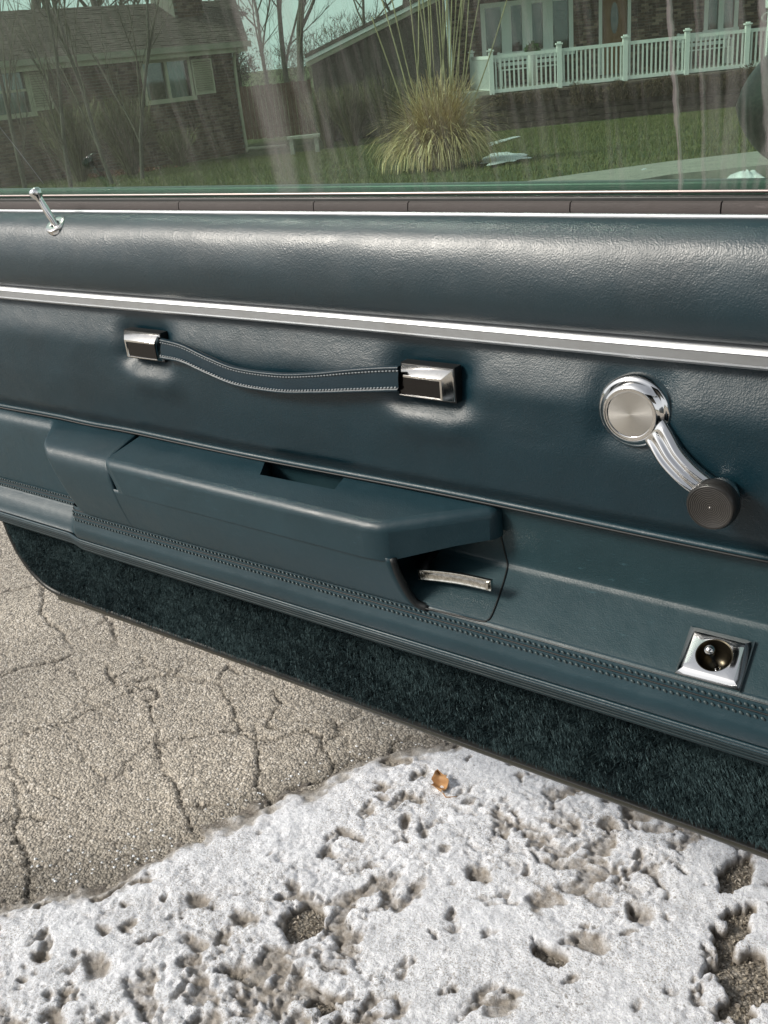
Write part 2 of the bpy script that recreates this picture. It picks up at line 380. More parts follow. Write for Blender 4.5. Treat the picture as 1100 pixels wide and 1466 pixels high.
def _snow():
    m, t, b = new('old_granular_snow', (.8, .8, .82), .55, 0, .4); v = coords(t)
    a = N(t, 'Attribute'); a.attribute_name = 'thick'
    f = mth(t, 'ADD', a.outputs['Fac'], mth(t, 'MULTIPLY', mth(t, 'SUBTRACT', noise(t, v, 130, 5, .7), .5), .007))
    c = ramp(t, mth(t, 'MULTIPLY', f, 62.), [(.0, (.13, .11, .09)), (.20, (.24, .215, .18)), (.46, (.50, .48, .45)), (.60, (.66, .665, .68)), (.76, (.84, .86, .90)), (1., (.90, .93, .98))])
    grit = ramp(t, noise(t, v, 420, 3, .6), [(.50, 0.), (.62, 1.)])
    gm = ramp(t, noise(t, v, 7, 5, .65), [(.38, .25), (.62, .95)])
    c = mixc(t, mth(t, 'MULTIPLY', grit, gm), c, (.42, .40, .375))
    c = mixc(t, 1., c, ramp(t, noise(t, v, 42, 6, .75), [(.36, (.80, .80, .81)), (.54, (1.08, 1.08, 1.09))]), 'MULTIPLY'); g2 = ramp(t, noise(t, v, 190, 4, .75), [(.57, 0.), (.63, 1.)]); c = mixc(t, mth(t, 'MULTIPLY', g2, ramp(t, noise(t, v, 11, 4, .6), [(.42, .0), (.65, .75)])), c, (.20, .18, .155))
    ad = N(t, 'Attribute'); ad.attribute_name = 'dirt'; c = mixc(t, mth(t, 'MULTIPLY', ad.outputs['Fac'], ramp(t, noise(t, v, 75, 5, .7), [(.32, .35), (.58, 1.)])), c, mixc(t, noise(t, v, 160, 4), (.13, .11, .088), (.56, .51, .45)))
    t.links.new(c, b.inputs['Base Color'])
    b.inputs['Subsurface Weight'].default_value = .12; b.inputs['Subsurface Radius'].default_value = (.006, .006, .006); b.inputs['Subsurface Scale'].default_value = 1.
    n0 = bump(t, None, noise(t, v, 95, 4, .65), .006, .6); n1 = bump(t, None, noise(t, v, 260, 5, .7), .0035, .9, n0); bump(t, b, noise(t, v, 900, 3), .0012, .8, n1)
    return m
M['snow'] = _snow()
def simple(name, stops, scale, rough=.8, bs=None, detail=5, spec=.3, stretch=(1, 1, 1)):
    m, t, b = new(name, (.5,) * 3, rough, 0, spec); v = coords(t, stretch); n = noise(t, v, scale, detail, .6)
    t.links.new(ramp(t, n, stops), b.inputs['Base Color'])
    if bs: bump(t, b, noise(t, v, scale * 3, 5), bs, .8)
    return m
M['lawn'] = simple('winter_lawn', [(.3, (.042, .060, .018)), (.5, (.075, .092, .030)), (.7, (.14, .135, .055))], 1.3, .9, .03)
M['blade'] = _isl('grass_blades', [(0., (.055, .070, .018)), (.5, (.105, .122, .038)), (1., (.22, .20, .09))], .7, (.25, (.135, .13, .05)))
M['concrete'] = simple('pale_concrete', [(.3, (.26, .25, .22)), (.7, (.38, .36, .31))], 6, .85, .004)
M['fsnow'] = simple('snow_patch', [(.3, (.62, .64, .66)), (.7, (.85, .86, .88))], 8, .6, .02)
M['brick'] = _isl('brown_brick', [(0., (.045, .028, .022)), (.4, (.085, .050, .036)), (.75, (.12, .075, .052)), (1., (.17, .12, .09))], .85)
M['brickR'] = _isl('dark_mixed_brick', [(0., (.035, .026, .022)), (.35, (.075, .045, .034)), (.7, (.12, .072, .052)), (1., (.30, .22, .17))], .85)
M['mortar'] = simple('mortar', [(.3, (.12, .11, .10)), (.7, (.17, .16, .14))], 4, .9)
def by_object(m, lo, hi):
    t = m.node_tree; b = t.nodes['Principled BSDF']; src = b.inputs['Base Color'].links[0].from_socket; oi = t.nodes.new('ShaderNodeObjectInfo')
    t.links.new(mixc(t, 1., src, ramp(t, oi.outputs['Random'], [(0., lo), (1., hi)]), 'MULTIPLY'), b.inputs['Base Color']); return m
M['stone'] = by_object(simple('retaining_wall_stone', [(.3, (.06, .045, .04)), (.7, (.12, .09, .078))], 3, .9, .01), (.55, .52, .5), (1.5, 1.4, 1.35))
M['shingle'] = simple('brown_shingles', [(.3, (.065, .048, .042)), (.7, (.11, .084, .072))], 3, .9, .006)
M['white'] = simple('white_vinyl', [(.3, (.72, .73, .72)), (.7, (.82, .82, .80))], 2, .45)
M['cream'] = simple('cream_paint', [(.3, (.40, .37, .28)), (.7, (.50, .47, .36))], 3, .5)
M['creamd'] = simple('tan_gutter_paint', [(.3, (.26, .25, .19)), (.7, (.34, .32, .25))], 3, .5)
M['siding'] = simple('dark_wood_siding', [(.3, (.050, .044, .038)), (.7, (.095, .082, .07))], 4, .8, .004, stretch=(1, 1, .1)); by_object(M['siding'], (.7, .7, .7), (1.3, 1.3, 1.3))
M['wood'] = simple('brown_door_wood', [(.3, (.16, .075, .03)), (.7, (.26, .13, .055))], 8, .45, stretch=(1, 1, .1))
M['fence'] = simple('red_brown_fence_wood', [(.3, (.07, .035, .024)), (.7, (.12, .06, .038))], 6, .8, stretch=(1, 1, .1))
M['pane'] = new('window_pane', (.03, .045, .05), .05, 0, .9)[0]
M['curtain'] = simple('pale_curtain', [(.3, (.30, .38, .38)), (.7, (.45, .52, .52))], 14, .8, stretch=(1, 1, .02))
M['bark'] = simple('grey_bark', [(.3, (.055, .048, .040)), (.7, (.13, .115, .10))], 9, .9, .01, stretch=(1, 1, .3))
M['twig'] = simple('grey_brown_twigs', [(.3, (.07, .06, .048)), (.7, (.14, .12, .09))], 9, .9)
M['needles'] = _isl('dark_conifer_needles', [(0., (.012, .022, .012)), (1., (.05, .065, .035))], .8)
M['pampas'] = _isl('dry_straw_blades', [(0., (.26, .17, .075)), (.5, (.56, .41, .20)), (1., (.80, .64, .38))], .7)
M['dryleaf'] = _isl('dry_brown_leaves', [(0., (.05, .032, .02)), (1., (.13, .085, .05))], .9)
M['redleaf'] = _isl('red_brown_leaf_litter', [(0., (.09, .035, .022)), (1., (.19, .085, .05))], .9)
M['shrub'] = _isl('bare_shrub_twigs', [(0., (.06, .055, .03)), (.6, (.12, .11, .06)), (1., (.22, .20, .10))], .85)
M['leaf'] = simple('dry_orange_leaf', [(.3, (.30, .15, .065)), (.7, (.50, .30, .14))], 70, .55, .0008)

# ================================================================== SETTING: ground
rr = np.concatenate([np.linspace(-400, -40, 10), np.linspace(-36, 36, 60), np.linspace(40, 400, 10)])
dd = np.concatenate([np.linspace(-300, -10, 8), np.linspace(-8, 45, 90), np.linspace(50, 900, 14)])
RR, DD = np.meshgrid(rr, dd, indexing='ij')
P = RT[None, None] * RR[..., None] + FW[None, None] * DD[..., None]
P[..., 2] = terr(DD) - .03 + .05 * (fbm(RR * .3, DD * .3, 3) - .5) * sst(9, 14, DD)
tag(fastgrid('lawn', P, M['lawn'], flip=True), kind='structure')
mb = MB(); q = [rd(-30, -20, -.014), rd(30, -20, -.014), rd(30, 7.2, -.014), rd(-30, 7.2, -.014)]
mb.add(q, [(0, 1, 2, 3)]); o = mb.build('driveway', M['asphalt']); tag(o, kind='structure')

# traced cracks in the old asphalt, as points on the ground
CR = [[(0, 968), (40, 952), (85, 945), (130, 930), (160, 920), (185, 932), (250, 912)], [(0, 1070), (60, 1045), (125, 1022), (170, 1000), (210, 985), (235, 998)],
      [(160, 920), (168, 905), (155, 880), (165, 860), (150, 845)], [(185, 932), (200, 910), (240, 905), (262, 915)], [(235, 998), (215, 1000), (228, 1060), (235, 1105), (255, 1130), (262, 1160), (285, 1195)],
      [(235, 1060), (290, 1050), (345, 1045), (362, 1055), (368, 1095), (372, 1130), (382, 1152)], [(382, 1152), (420, 1130), (470, 1112), (478, 1100), (462, 1058), (440, 1048), (400, 1058), (362, 1055)],
      [(20, 1120), (28, 1150), (24, 1190), (36, 1230), (40, 1285)], [(0, 1180), (25, 1170), (60, 1178)], [(200, 975), (245, 965), (300, 978), (325, 955), (345, 965)], [(150, 950), (160, 975), (200, 985)],
      [(0, 850), (40, 840), (60, 835)], [(395, 985), (405, 1010), (380, 1035), (395, 1040)], [(60, 835), (62, 880), (90, 905), (110, 935)], [(478, 1030), (485, 1050), (455, 1075)], [(262, 1160), (300, 1150), (382, 1152)],
      [(0, 760), (30, 755), (48, 770)], [(90, 905), (150, 890)], [(560, 1085), (570, 1060), (600, 1050)], [(300, 978), (330, 1000), (345, 1045)]]
crs = [np.array([at_z(u, v, 0.)[:2] for (u, v) in c]) for c in CR]
def segdist(px, py, crs):
    d = np.full(px.shape, 9.)
    for c in crs:
        for a, b in zip(c[:-1], c[1:]):
            lo = np.minimum(a, b) - .06; hi = np.maximum(a, b) + .06
            msk = (px > lo[0]) & (px < hi[0]) & (py > lo[1]) & (py < hi[1])
            if not msk.any(): continue
            x = px[msk]; y = py[msk]; e = b - a; t = np.clip(((x - a[0]) * e[0] + (y - a[1]) * e[1]) / e.dot(e), 0, 1)
            d[msk] = np.minimum(d[msk], np.hypot(x - a[0] - t * e[0], y - a[1] - t * e[1]))
    return d
xs = np.arange(-3.6, .5, .0038); ys = np.arange(.1, 2.1, .0038)
X, Y = np.meshgrid(xs, ys, indexing='ij')
wx = X + .013 * (fbm(X * 26, Y * 26, 3, 5) - .5) * 2 + .005 * (vnoise(X * 140, Y * 140, 9) - .5) * 2
wy = Y + .013 * (fbm(X * 26, Y * 26, 3, 8) - .5) * 2 + .005 * (vnoise(X * 140, Y * 140, 3) - .5) * 2
dcr = segdist(wx, wy, crs)
wid = .0026 + .0042 * vnoise(X * 9, Y * 9, 31) ** 1.5
def cellnet(x, y, sc, seed):     # distance to the borders of jittered cells
    gx_, gy_ = np.floor(x * sc), np.floor(y * sc); d1 = np.full(x.shape, 9.); d2 = np.full(x.shape, 9.)
    for i in (-1, 0, 1):
        for j in (-1, 0, 1):
            cx_, cy_ = gx_ + i, gy_ + j; px = cx_ + .1 + .8 * vnoise(cx_, cy_, seed); py = cy_ + .1 + .8 * vnoise(cx_, cy_, seed + 9); d = np.hypot(x * sc - px, y * sc - py)
            d2 = np.where(d < d1, d1, np.minimum(d2, d)); d1 = np.minimum(d1, d)
    return (d2 - d1) / sc * .5
net = cellnet(wx * .8 + .3 * wy, wy * 1.2, 6.5, 123)
ncr = np.clip(1 - net / (.0022 + .002 * vnoise(X * 20, Y * 20, 3)), 0, 1) * sst(.38, .62, fbm(X * 5, Y * 5, 3, 66))
crk = np.maximum(np.clip(1 - dcr / wid, 0, 1) ** .7, .75 * ncr)
crk *= .35 + .65 * sst(.10, .35, vnoise(X * 11, Y * 11, 77))
Z = .006 * (fbm(X * 4, Y * 4, 3, 1) - .5) + .0022 * (fbm(X * 60, Y * 60, 2, 2) - .5) + .0015 * (rng.random(X.shape) - .5)
Z += .004 * np.exp(-(dcr / .018) ** 2) * (vnoise(X * 25, Y * 25, 4) - .3)
Z -= .0075 * crk
# snow edge, in ground coordinates
SE = np.array([at_z(u, v, 0.)[:2] for (u, v) in [(-120, 1310), (0, 1283), (60, 1270), (105, 1266), (160, 1250), (205, 1236), (250, 1212), (340, 1165), (430, 1130), (500, 1104), (565, 1083), (650, 1060), (760, 1025), (900, 990), (1150, 930)]])
def side(x, y, poly):           # signed distance to an open polyline, + towards the camera
    d = np.full(x.shape, 9.); s = np.ones(x.shape)
    for a, b in zip(poly[:-1], poly[1:]):
        e = b - a; t = np.clip(((x - a[0]) * e[0] + (y - a[1]) * e[1]) / e.dot(e), 0, 1)
        dx = x - a[0] - t * e[0]; dy = y - a[1] - t * e[1]; q = np.hypot(dx, dy)
        m_ = q < d; s = np.where(m_, np.sign(-(e[0] * (y - a[1]) - e[1] * (x - a[0]))), s); d = np.minimum(d, q)
    return d * s
sdg = side(X, Y, SE)
wet = sst(-.10, .0, sdg + .04 * (fbm(X * 15, Y * 15, 3, 6) - .5)) * (.35 + .65 * sst(-.6, -.9, X)) + .75 * sst(-.035, .005, sdg + .03 * (fbm(X * 30, Y * 30, 3, 61) - .5))
tag(fastgrid('asphalt_pavement', np.stack([X, Y, Z], -1), M['asphalt'], attr={'crack': crk, 'wet': np.clip(wet, 0, 1)}, flip=True), kind='structure')

# old snow with melt pits
xs = np.arange(-1.75, .35, .0026); ys = np.arange(.12, 1.75, .0030)
X, Y = np.meshgrid(xs, ys, indexing='ij')
sd_ = side(X, Y, SE) + .045 * (fbm(X * 9, Y * 9, 4, 21) - .5) + .040 * (fbm(X * 50, Y * 50, 3, 22) - .5)
h = .0135 * sst(0, .06, sd_) ** .8 + .004 * sst(0, .3, sd_)
h += .008 * (fbm(X * 8, Y * 8, 4, 40) - .5) + .0036 * (fbm(X * 60, Y * 60, 3, 41) - .5)
pits = fbm(X * 44 + 2.8 * fbm(X * 14, Y * 14, 2, 3), Y * 40 + 2.2 * fbm(X * 14, Y * 14, 2, 4), 4, 55)
dens = fbm(X * 4.2, Y * 4.2, 3, 60)
thr = .67 - .15 * sst(.36, .66, dens)
h -= .0080 * sst(thr, thr + .12, pits) * (.7 + .6 * vnoise(X * 160, Y * 160, 12))
dirt = np.maximum(sst(thr - .01, thr + .08, pits), .7 * sst(.60, .72, fbm(X * 85, Y * 85, 3, 90)) * sst(.40, .62, dens))
pit2 = fbm(X * 85, Y * 85, 3, 90); h -= .0042 * sst(.62, .76, pit2) * sst(.38, .6, dens)
for (u, v, ra, rb) in [(445, 1332, .030, .024), (1052, 1262, .018, .03), (1048, 1340, .02, .05), (1068, 1420, .035, .05), (470, 1448, .022, .016), (548, 1152, .012, .008), (920, 1180, .022, .014), (640, 1228, .010, .012),
                       (500, 1205, .018, .012), (385, 1142, .014, .006), (585, 1300, .012, .04), (350, 1330, .026, .018), (290, 1300, .022, .012), (280, 1360, .02, .012), (840, 1360, .03, .014), (920, 1320, .018, .02), (690, 1260, .02, .016), (780, 1300, .02, .02), (790, 1380, .03, .014), (60, 1380, .014, .012), (140, 1395, .02, .018), (330, 1400, .02, .01), (1090, 1180, .01, .01), (850, 1300, .022, .012), (870, 1190, .012, .014)]:
    c = at_z(u, v, 0.); qx = (X - c[0]) / ra; qy = (Y - c[1]) / rb
    q = np.sqrt(qx * qx + qy * qy) + 2.0 * (fbm(X * 42, Y * 42, 4, int(u)) - .5)
    big = (ra >= .03 and v != 1360) or u > 1040 or (u, v) == (470, 1448)
    h -= (.028 if big else .0095) * sst(1.1, .72 if big else .30, q); dirt = np.maximum(dirt, sst(1.15, .75, q))
dirt = np.clip(dirt * (.45 + .9 * fbm(X * 55, Y * 55, 3, 15)), 0, 1)
gz = .006 * (fbm(X * 4, Y * 4, 3, 1) - .5)
thick = h.copy()
h += .0013 * (vnoise(X * 170, Y * 170, 71) - .5) + .0011 * (rng.random(X.shape) - .5)
h -= .0030 * sst(.52, .70, fbm(X * 120, Y * 120, 3, 33)) * sst(.30, .6, dens)
h = np.where(sd_ < 0, -.02, h)
tag(fastgrid('snow_cover', np.stack([X, Y, gz + h], -1), M['snow'], attr={'thick': thick, 'dirt': dirt}, flip=True), kind='structure')
# loose grit lying in the melt holes
G = []
for (u, v, ra, rb, n) in [(445, 1332, .03, .024, 240), (1050, 1300, .028, .10, 700), (1072, 1420, .045, .06, 500), (470, 1448, .022, .016, 120), (1085, 1460, .06, .04, 300)]:
    c = at_z(u, v, 0.)
    for _ in range(n):
        a = random.random() * 2 * PI; r = math.sqrt(random.random()); s = random.uniform(.0012, .0034)
        p = np.array([c[0] + ra * 1.1 * r * math.cos(a), c[1] + rb * 1.1 * r * math.sin(a), .0025])
        o4 = rng.normal(size=(4, 3)); o4 /= np.linalg.norm(o4, axis=1)[:, None]; o4 = p + o4 * s
        for tr in ((0, 1, 2), (0, 2, 3), (0, 3, 1), (1, 3, 2)): G.append([o4[k] for k in tr])
M['grit'] = _isl('stone_grit', [(0., (.12, .10, .08)), (.6, (.28, .25, .20)), (1., (.48, .44, .38))], .8)
tag(tris('gravel_grit', np.array(G), M['grit']), 'loose tan grit lying in the melt holes of the old snow', 'grit', kind='stuff')

# crumbs of ice dropped along the melting edge
G = []
for _ in range(170):
    k = rng.integers(1, len(SE) - 3); t_ = rng.random(); p2 = SE[k] * (1 - t_) + SE[k + 1] * t_; e = SE[k + 1] - SE[k]; nn = np.array([-e[1], e[0]]) / np.hypot(*e); off = abs(rng.normal(0, .045)); p2 = p2 + nn * off
    sz = rng.uniform(.0008, .0032); p = np.array([p2[0], p2[1], sz * .4]); a = rng.random() * 6.28; oc = [np.array([math.cos(a + q * PI / 2), math.sin(a + q * PI / 2), rng.uniform(-.3, .3)]) * sz * rng.uniform(.7, 1.2) + p for q in range(4)]; tp_ = p + [0, 0, sz * .8]; b_ = p - [0, 0, sz * .6]
    for q in range(4): G.append([oc[q], oc[(q + 1) % 4], tp_]); G.append([oc[(q + 1) % 4], oc[q], b_])
M['ice'] = new('ice_crumb', (.82, .85, .88), .45)[0]
tag(tris('ice_crumbs', np.array(G), M['ice']), 'small ice crumbs scattered on the asphalt along the snow edge', 'ice crumbs', kind='stuff')
# fallen leaf
c = at_z(632, 1121, .020); mb = MB(); rows = []
prof = [(-1., .10), (-.75, .42), (-.5, .60), (-.30, .95), (-.1, .72), (.15, .62), (.35, .80), (.5, .46), (.75, .26), (1., .03)]
for (t_, wd) in prof:
    row = []
    for s in (-1, -.66, -.33, 0, .33, .66, 1):
        x = s * wd * .0125; y = t_ * .0165; z = .0085 * abs(s) ** 1.2 * wd + .004 * math.sin(t_ * 5 + s * 2) + .006 * t_ * t_
        row.append([x, y, z])
    rows.append(row)
Pl = np.array(rows); ca, sa = math.cos(.35), math.sin(.35)
Pl = np.stack([Pl[..., 0] * ca - Pl[..., 1] * sa, Pl[..., 0] * sa + Pl[..., 1] * ca, Pl[..., 2]], -1)
lf = empty('fallen_leaf', c, 'curled dry orange-brown leaf lying on the snow just below the door', 'leaf')
mb.grid(Pl); o = mb.build('leaf_blade', M['leaf'], lf, True); modded(o, [('SUBSURF', dict(levels=2)), ('SOLIDIFY', dict(thickness=.0005))]); shade_auto(o, 60)
mb = MB(); mb.tube([[.005, -.015, .002], [.010, -.022, .004], [.022, -.020, .003]][::-1], [.0005, .0007, .0008], 6); mb.build('leaf_stem', M['leaf'], lf, True)
lf.rotation_euler = (.35, -.15, .3); lf.scale = (1.45, 1.25, 1.3)

# ================================================================== THE CAR DOOR
door = empty('parked_car', (0, 0, 0), 'dark teal car with its padded vinyl driver door standing open and green tinted window glass', 'car')
XL, XR = -1.402, .14
def loft(secs_fn, s_arr):       # secs_fn(s) -> (m,3)
    return np.array([secs_fn(s) for s in s_arr])
def smoothcurve(pts, k=6):      # Catmull-Rom
    p = np.array(pts, float); p = np.vstack([2 * p[0] - p[1], p, 2 * p[-1] - p[-2]]); out = []
    for i in range(1, len(p) - 2):
        for j in range(k):
            t = j / k; out.append(.5 * ((2 * p[i]) + (-p[i - 1] + p[i + 1]) * t + (2 * p[i - 1] - 5 * p[i] + 4 * p[i + 1] - p[i + 2]) * t * t + (-p[i - 1] + 3 * p[i] - 3 * p[i + 1] + p[i + 2]) * t ** 3))
    out.append(p[-2]); return np.array(out)

# upper pad
pp = smoothcurve([(.784, .936), (.783, .9405), (.772, .9415), (.759, .936), (.7485, .925), (.742, .909), (.739, .888), (.741, .868), (.749, .854), (.766, .847)], 7)
sx = np.arange(XL, XR, .006)
Xg = np.repeat(sx[:, None], len(pp), 1); Yg = np.repeat(pp[None, :, 0], len(sx), 0); Zg = np.repeat(pp[None, :, 1], len(sx), 0)
tt = np.linspace(0, 1, len(pp))[None]
Yg = Yg + .0035 * (fbm(Xg * 4, Zg * 14, 3, 3) - .5) * np.sin(tt * PI)
Zg = Zg + .0015 * (fbm(Xg * 9, Yg * 0 + 2, 2, 5) - .5) * np.sin(tt * PI)
o = fastgrid('upper_pad', np.stack([Xg, Yg, Zg], -1), M['pad'], door)

def strip(name, prof, mat, x0=XL, x1=XR, smooth=35, parent=door, closed=True, n=2, wob=None):
    mb = MB(); k = len(prof); xs_ = np.linspace(x0, x1, n); vs = []
    for x in xs_:
        dz = wob(x) if wob else 0
        for (y, z) in prof: vs.append((x, y, z + dz))
    fs = []
    for i in range(n - 1):
        for j in range(k if closed else k - 1):
            j2 = (j + 1) % k; fs.append((i * k + j, i * k + j2, (i + 1) * k + j2, (i + 1) * k + j))
    if closed: fs += [tuple(range(k)), tuple((n - 1) * k + j for j in range(k))]
    mb.add(vs, fs); o = mb.build(name, mat, parent); return shade_auto(o, smooth)
def rrect(y0, y1, z0, z1, r, k=3):
    out = []
    for (cy, cz, a0) in ((y1 - r, z1 - r, 0), (y0 + r, z1 - r, 90), (y0 + r, z0 + r, 180), (y1 - r, z0 + r, 270)):
        for i in range(k + 1): a = math.radians(a0 + 90 * i / k); out.append((cy + r * math.cos(a), cz + r * math.sin(a)))
    return out
strip('sill_bead', rrect(.7812, .7858, .9392, .9440, .0022, 4), M['trim'], smooth=60)
# brown sweep pieces with seams
seams = [gx_ for gx_ in [XL] + [float(at_y(u, 297, .787)[0]) for u in (257, 450, 585, 817, 1033)] + [XR]]
for a, b_ in zip(seams[:-1], seams[1:]):
    strip('window_sweep', [(.7865, .940), (.7855, .946), (.7865, .9515), (.7895, .9528), (.790, .950), (.790, .935)], M['brownsweep'], a + .0006, b_ - .0006, 50)
strip('glass_channel', rrect(.7945, .7972, .9575, .9603, .0012), M['dullrail'], smooth=50)
strip('sill_gap_shade', rrect(.7905, .7942, .945, .9562, .0015), M['rubber'], smooth=50)  # black strip standing in for the shade inside the sill gap
strip('channel_rubber', rrect(.7968, .7990, .93, .9565, .001), M['rubber'], smooth=50)
strip('outer_window_trim', rrect(.812, .824, .945, .965, .003), M['seal'], smooth=50)
# glass pane, leaning in towards its top, slightly bowed
def gl_y(z): return .8040 - (z - .93) * .27 - (z - .93) ** 2 * .10
zs = np.linspace(.90, 1.34, 14); prof = [(gl_y(z), z) for z in zs] + [(gl_y(z) + .0042, z) for z in zs[::-1]]
o = strip('window_glass', prof, M['glass'], smooth=60); 
# fine scratch across the glass
mb = MB(); a = at_y(2, 168, .78); b_ = at_y(68, 262, .797); a[1] = gl_y(a[2]) - .0006; b_[1] = gl_y(b_[2]) - .0006
mb.tube([a, (a + b_) / 2 + [0, 0, .001], b_], .00022, 5); mb.build('glass_scratch', M['thread'], door)

# aluminium trim strip
wobt = lambda x: .0008 * math.sin(x * 7)
TR = [(.770, .853), (.7625, .8535), (.7555, .8455), (.7545, .8435), (.7560, .8425), (.7560, .8345), (.7545, .8335), (.7560, .8315), (.770, .8310)]
strip('trim_strip', TR, M['trim'], smooth=30, n=60, wob=wobt)

# middle panel: a padded height field with dimples where the fixings pull it in
BR_L = at_y(204, 497, .757); BR_R = at_y(612, 549, .757); CR_C = at_y(907, 589, .762)
xs = np.arange(XL, XR, .005); zs = np.arange(.6615, .8345, .0034)
X, Zz = np.meshgrid(xs, zs, indexing='ij')
t = (.8345 - Zz) / (.8345 - .6615)
bulge = .0170 * sst(-.04, .32, t) * (1 - .35 * sst(.55, 1., t))
def dimple(cx, cz, hx, hz, fx, fz, amp):
    ax = np.maximum(np.abs(X - cx) - hx, 0) / fx; az = np.maximum(np.abs(Zz - cz) - hz, 0) / fz
    return amp * np.exp(-(ax * ax + az * az))
bulge -= dimple(BR_L[0], BR_L[2], .024, .010, .022, .017, .0125) + dimple(BR_R[0], BR_R[2], .026, .010, .024, .018, .0125) + dimple(CR_C[0], CR_C[2], .02, .02, .016, .016, .006)
bulge += dimple(BR_L[0] + .01, BR_L[2] - .042, .020, .002, .026, .016, .0065) + dimple(BR_R[0], BR_R[2] - .040, .022, .002, .028, .016, .0065)
bulge += .0045 * (fbm(X * 5, Zz * 8, 3, 12) - .5) + .0016 * (fbm(X * 16, Zz * 30, 3, 13) - .5)
bulge *= sst(0, .05, t) * (1 - sst(.86, 1., t))
fastgrid('middle_panel', np.stack([X, .7715 - bulge, Zz], -1), M['panel'], door, flip=False)

# piping
pz = lambda x: .6622 + .0012 * math.sin(x * 11 + 1) - .0018 * math.exp(-((x + 1.10) / .05) ** 2)
mb = MB(); mb.tube([(x, .7705, pz(x)) for x in np.linspace(XL, XR, 90)], .0034, 12); mb.build('piping', M['plastic'], door, True)
mb = MB(); mb.tube([(x, .7655, pz(x) - .0012) for x in np.linspace(XL, XR, 60)], .0014, 6); mb.build('piping_edge', M['dark'], door, True)

# lower moulding, left part and armrest base
SL = smoothcurve([(.776, .6600), (.766, .6565), (.7585, .6505), (.7545, .640), (.7535, .612), (.7535, .580), (.7530, .552), (.7535, .546)], 5)
SA = smoothcurve([(.776, .6600), (.750, .6555), (.720, .6480), (.7075, .638), (.7035, .620), (.706, .590), (.714, .556), (.718, .548)], 5)
XG = -1.010   # groove between base and armrest cap
def sec_base(s, full=True):
    k = sst(-1.205, -1.165, s); sec = SL * (1 - k) + SA * k
    tz = np.linspace(0, 1, len(sec)); sh = tz * float(np.interp(s, [-1.165, XG], [.085, .028]))
    ex = np.maximum(XL, s + sh) if s < -1.3 else s + sh; sh = ex - s
    return np.stack([s + sh, sec[:, 0], sec[:, 1]], -1)
mb = MB(); P = loft(sec_base, np.concatenate([np.arange(-1.485, -1.26, .03), np.arange(-1.26, -1.06, .005), np.linspace(-1.06, XG - .002, 8)]))
last = P[-1].copy(); ret = last.copy(); ret[:, 1] += .012; ret[:, 0] -= .003; ret[:, 2] -= .006; P = np.concatenate([P, last[None] + [.0015, .0015, -.001], ret[None]]); mb.grid(P)
i0 = 22    # first row of the face that is below the cap
def sec_face(s):
    e = (s - XG) / (-.556 - XG); sec = SA[i0:].copy(); tz = np.linspace(i0 / (len(SA) - 1), 1, len(sec)); sh = .028 * tz * (1 - e) + .030 * ((tz - tz[0]) / (1 - tz[0])) ** 1.6 * e
    top = np.array([[.716, sec[0, 1] + .001], [.7055, sec[0, 1]]]); sec = np.vstack([top, sec]); sh = np.concatenate([[sh[0], sh[0]], sh]); return np.stack([s + sh, sec[:, 0], sec[:, 1]], -1)
P = loft(sec_face, np.linspace(XG - .0022, -.556, 60))
last = P[-1]; P = np.concatenate([P, (last + [.0015, .003, 0])[None], (last + [-.001, .009, -.0005])[None], (last + [-.02, .012, -.001])[None], (last + [-.10, .014, -.002])[None]]); mb.grid(P)
o = mb.build('armrest_base', M['plastic'], door, True)
# lip of the pull pocket: dark shell following the end of the base
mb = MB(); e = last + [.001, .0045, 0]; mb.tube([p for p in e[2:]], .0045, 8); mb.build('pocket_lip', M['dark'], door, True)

# armrest cap
out = [(-1.0080, .7765), (-1.0080, .716), (-1.0070, .7080), (-1.0010, .7030), (-.990, .7012), (-.80, .7005), (-.585, .699), (-.566, .7005), (-.556, .7055), (-.500, .741), (-.468, .7605), (-.4625, .767), (-.462, .7765)]
def ztop(y): return .6600 - .0125 * (.7765 - y) / .075
bm = bmesh.new(); top = [bm.verts.new((x, y, ztop(y))) for (x, y) in out]
def zbot(x, y): return .6060 + .018 * float(sst(-.555, -.47, x)) 
bot = [bm.verts.new((x + (.0165 if i < 5 and y < .72 else 0), y + (.001 if y < .71 else 0), zbot(x, y))) for i, (x, y) in enumerate(out)]
n = len(out); bm.faces.new(top); bm.faces.new(bot[::-1])
for i in range(n): bm.faces.new((top[i], bot[i], bot[(i + 1) % n], top[(i + 1) % n]))
bmesh.ops.recalc_face_normals(bm, faces=bm.faces)
ed = [e for e in bm.edges if all(v in top for v in e.verts) and not all(abs(v.co.y - .7765) < 1e-5 for v in e.verts)]
bmesh.ops.bevel(bm, geom=ed, offset=.010, segments=5, profile=.5, affect='EDGES', clamp_overlap=True)
me = bpy.data.meshes.new('armrest_cap'); bm.to_mesh(me); bm.free(); cap = link('armrest_cap', me, M['plastic'], door)
cut_mb = MB(); c0 = at_z(384, 662, .650); c1 = at_z(503, 684, .650); c2 = at_z(480, 706, .650); c3 = at_z(373, 684, .650)
pl = [np.array([p[0], p[1], .70]) for p in (c0, c1, c2, c3)]
pl[0][1] += .003; pl[1][1] += .003
cut_mb.prism(pl, (0, 0, -.076)); cutter = cut_mb.build('cutter', None)
modded(cap, [('TRIANGULATE', dict()), ('BOOLEAN', dict(operation='DIFFERENCE', object=cutter, solver='EXACT'))]); shade_auto(cap, 40); 
for f in cap.data.polygons: f.use_smooth = .12 < abs(f.normal.z) < .985 or (abs(f.normal.z) <= .12 and f.area < 4e-4)
bpy.data.objects.remove(cutter, do_unlink=True)
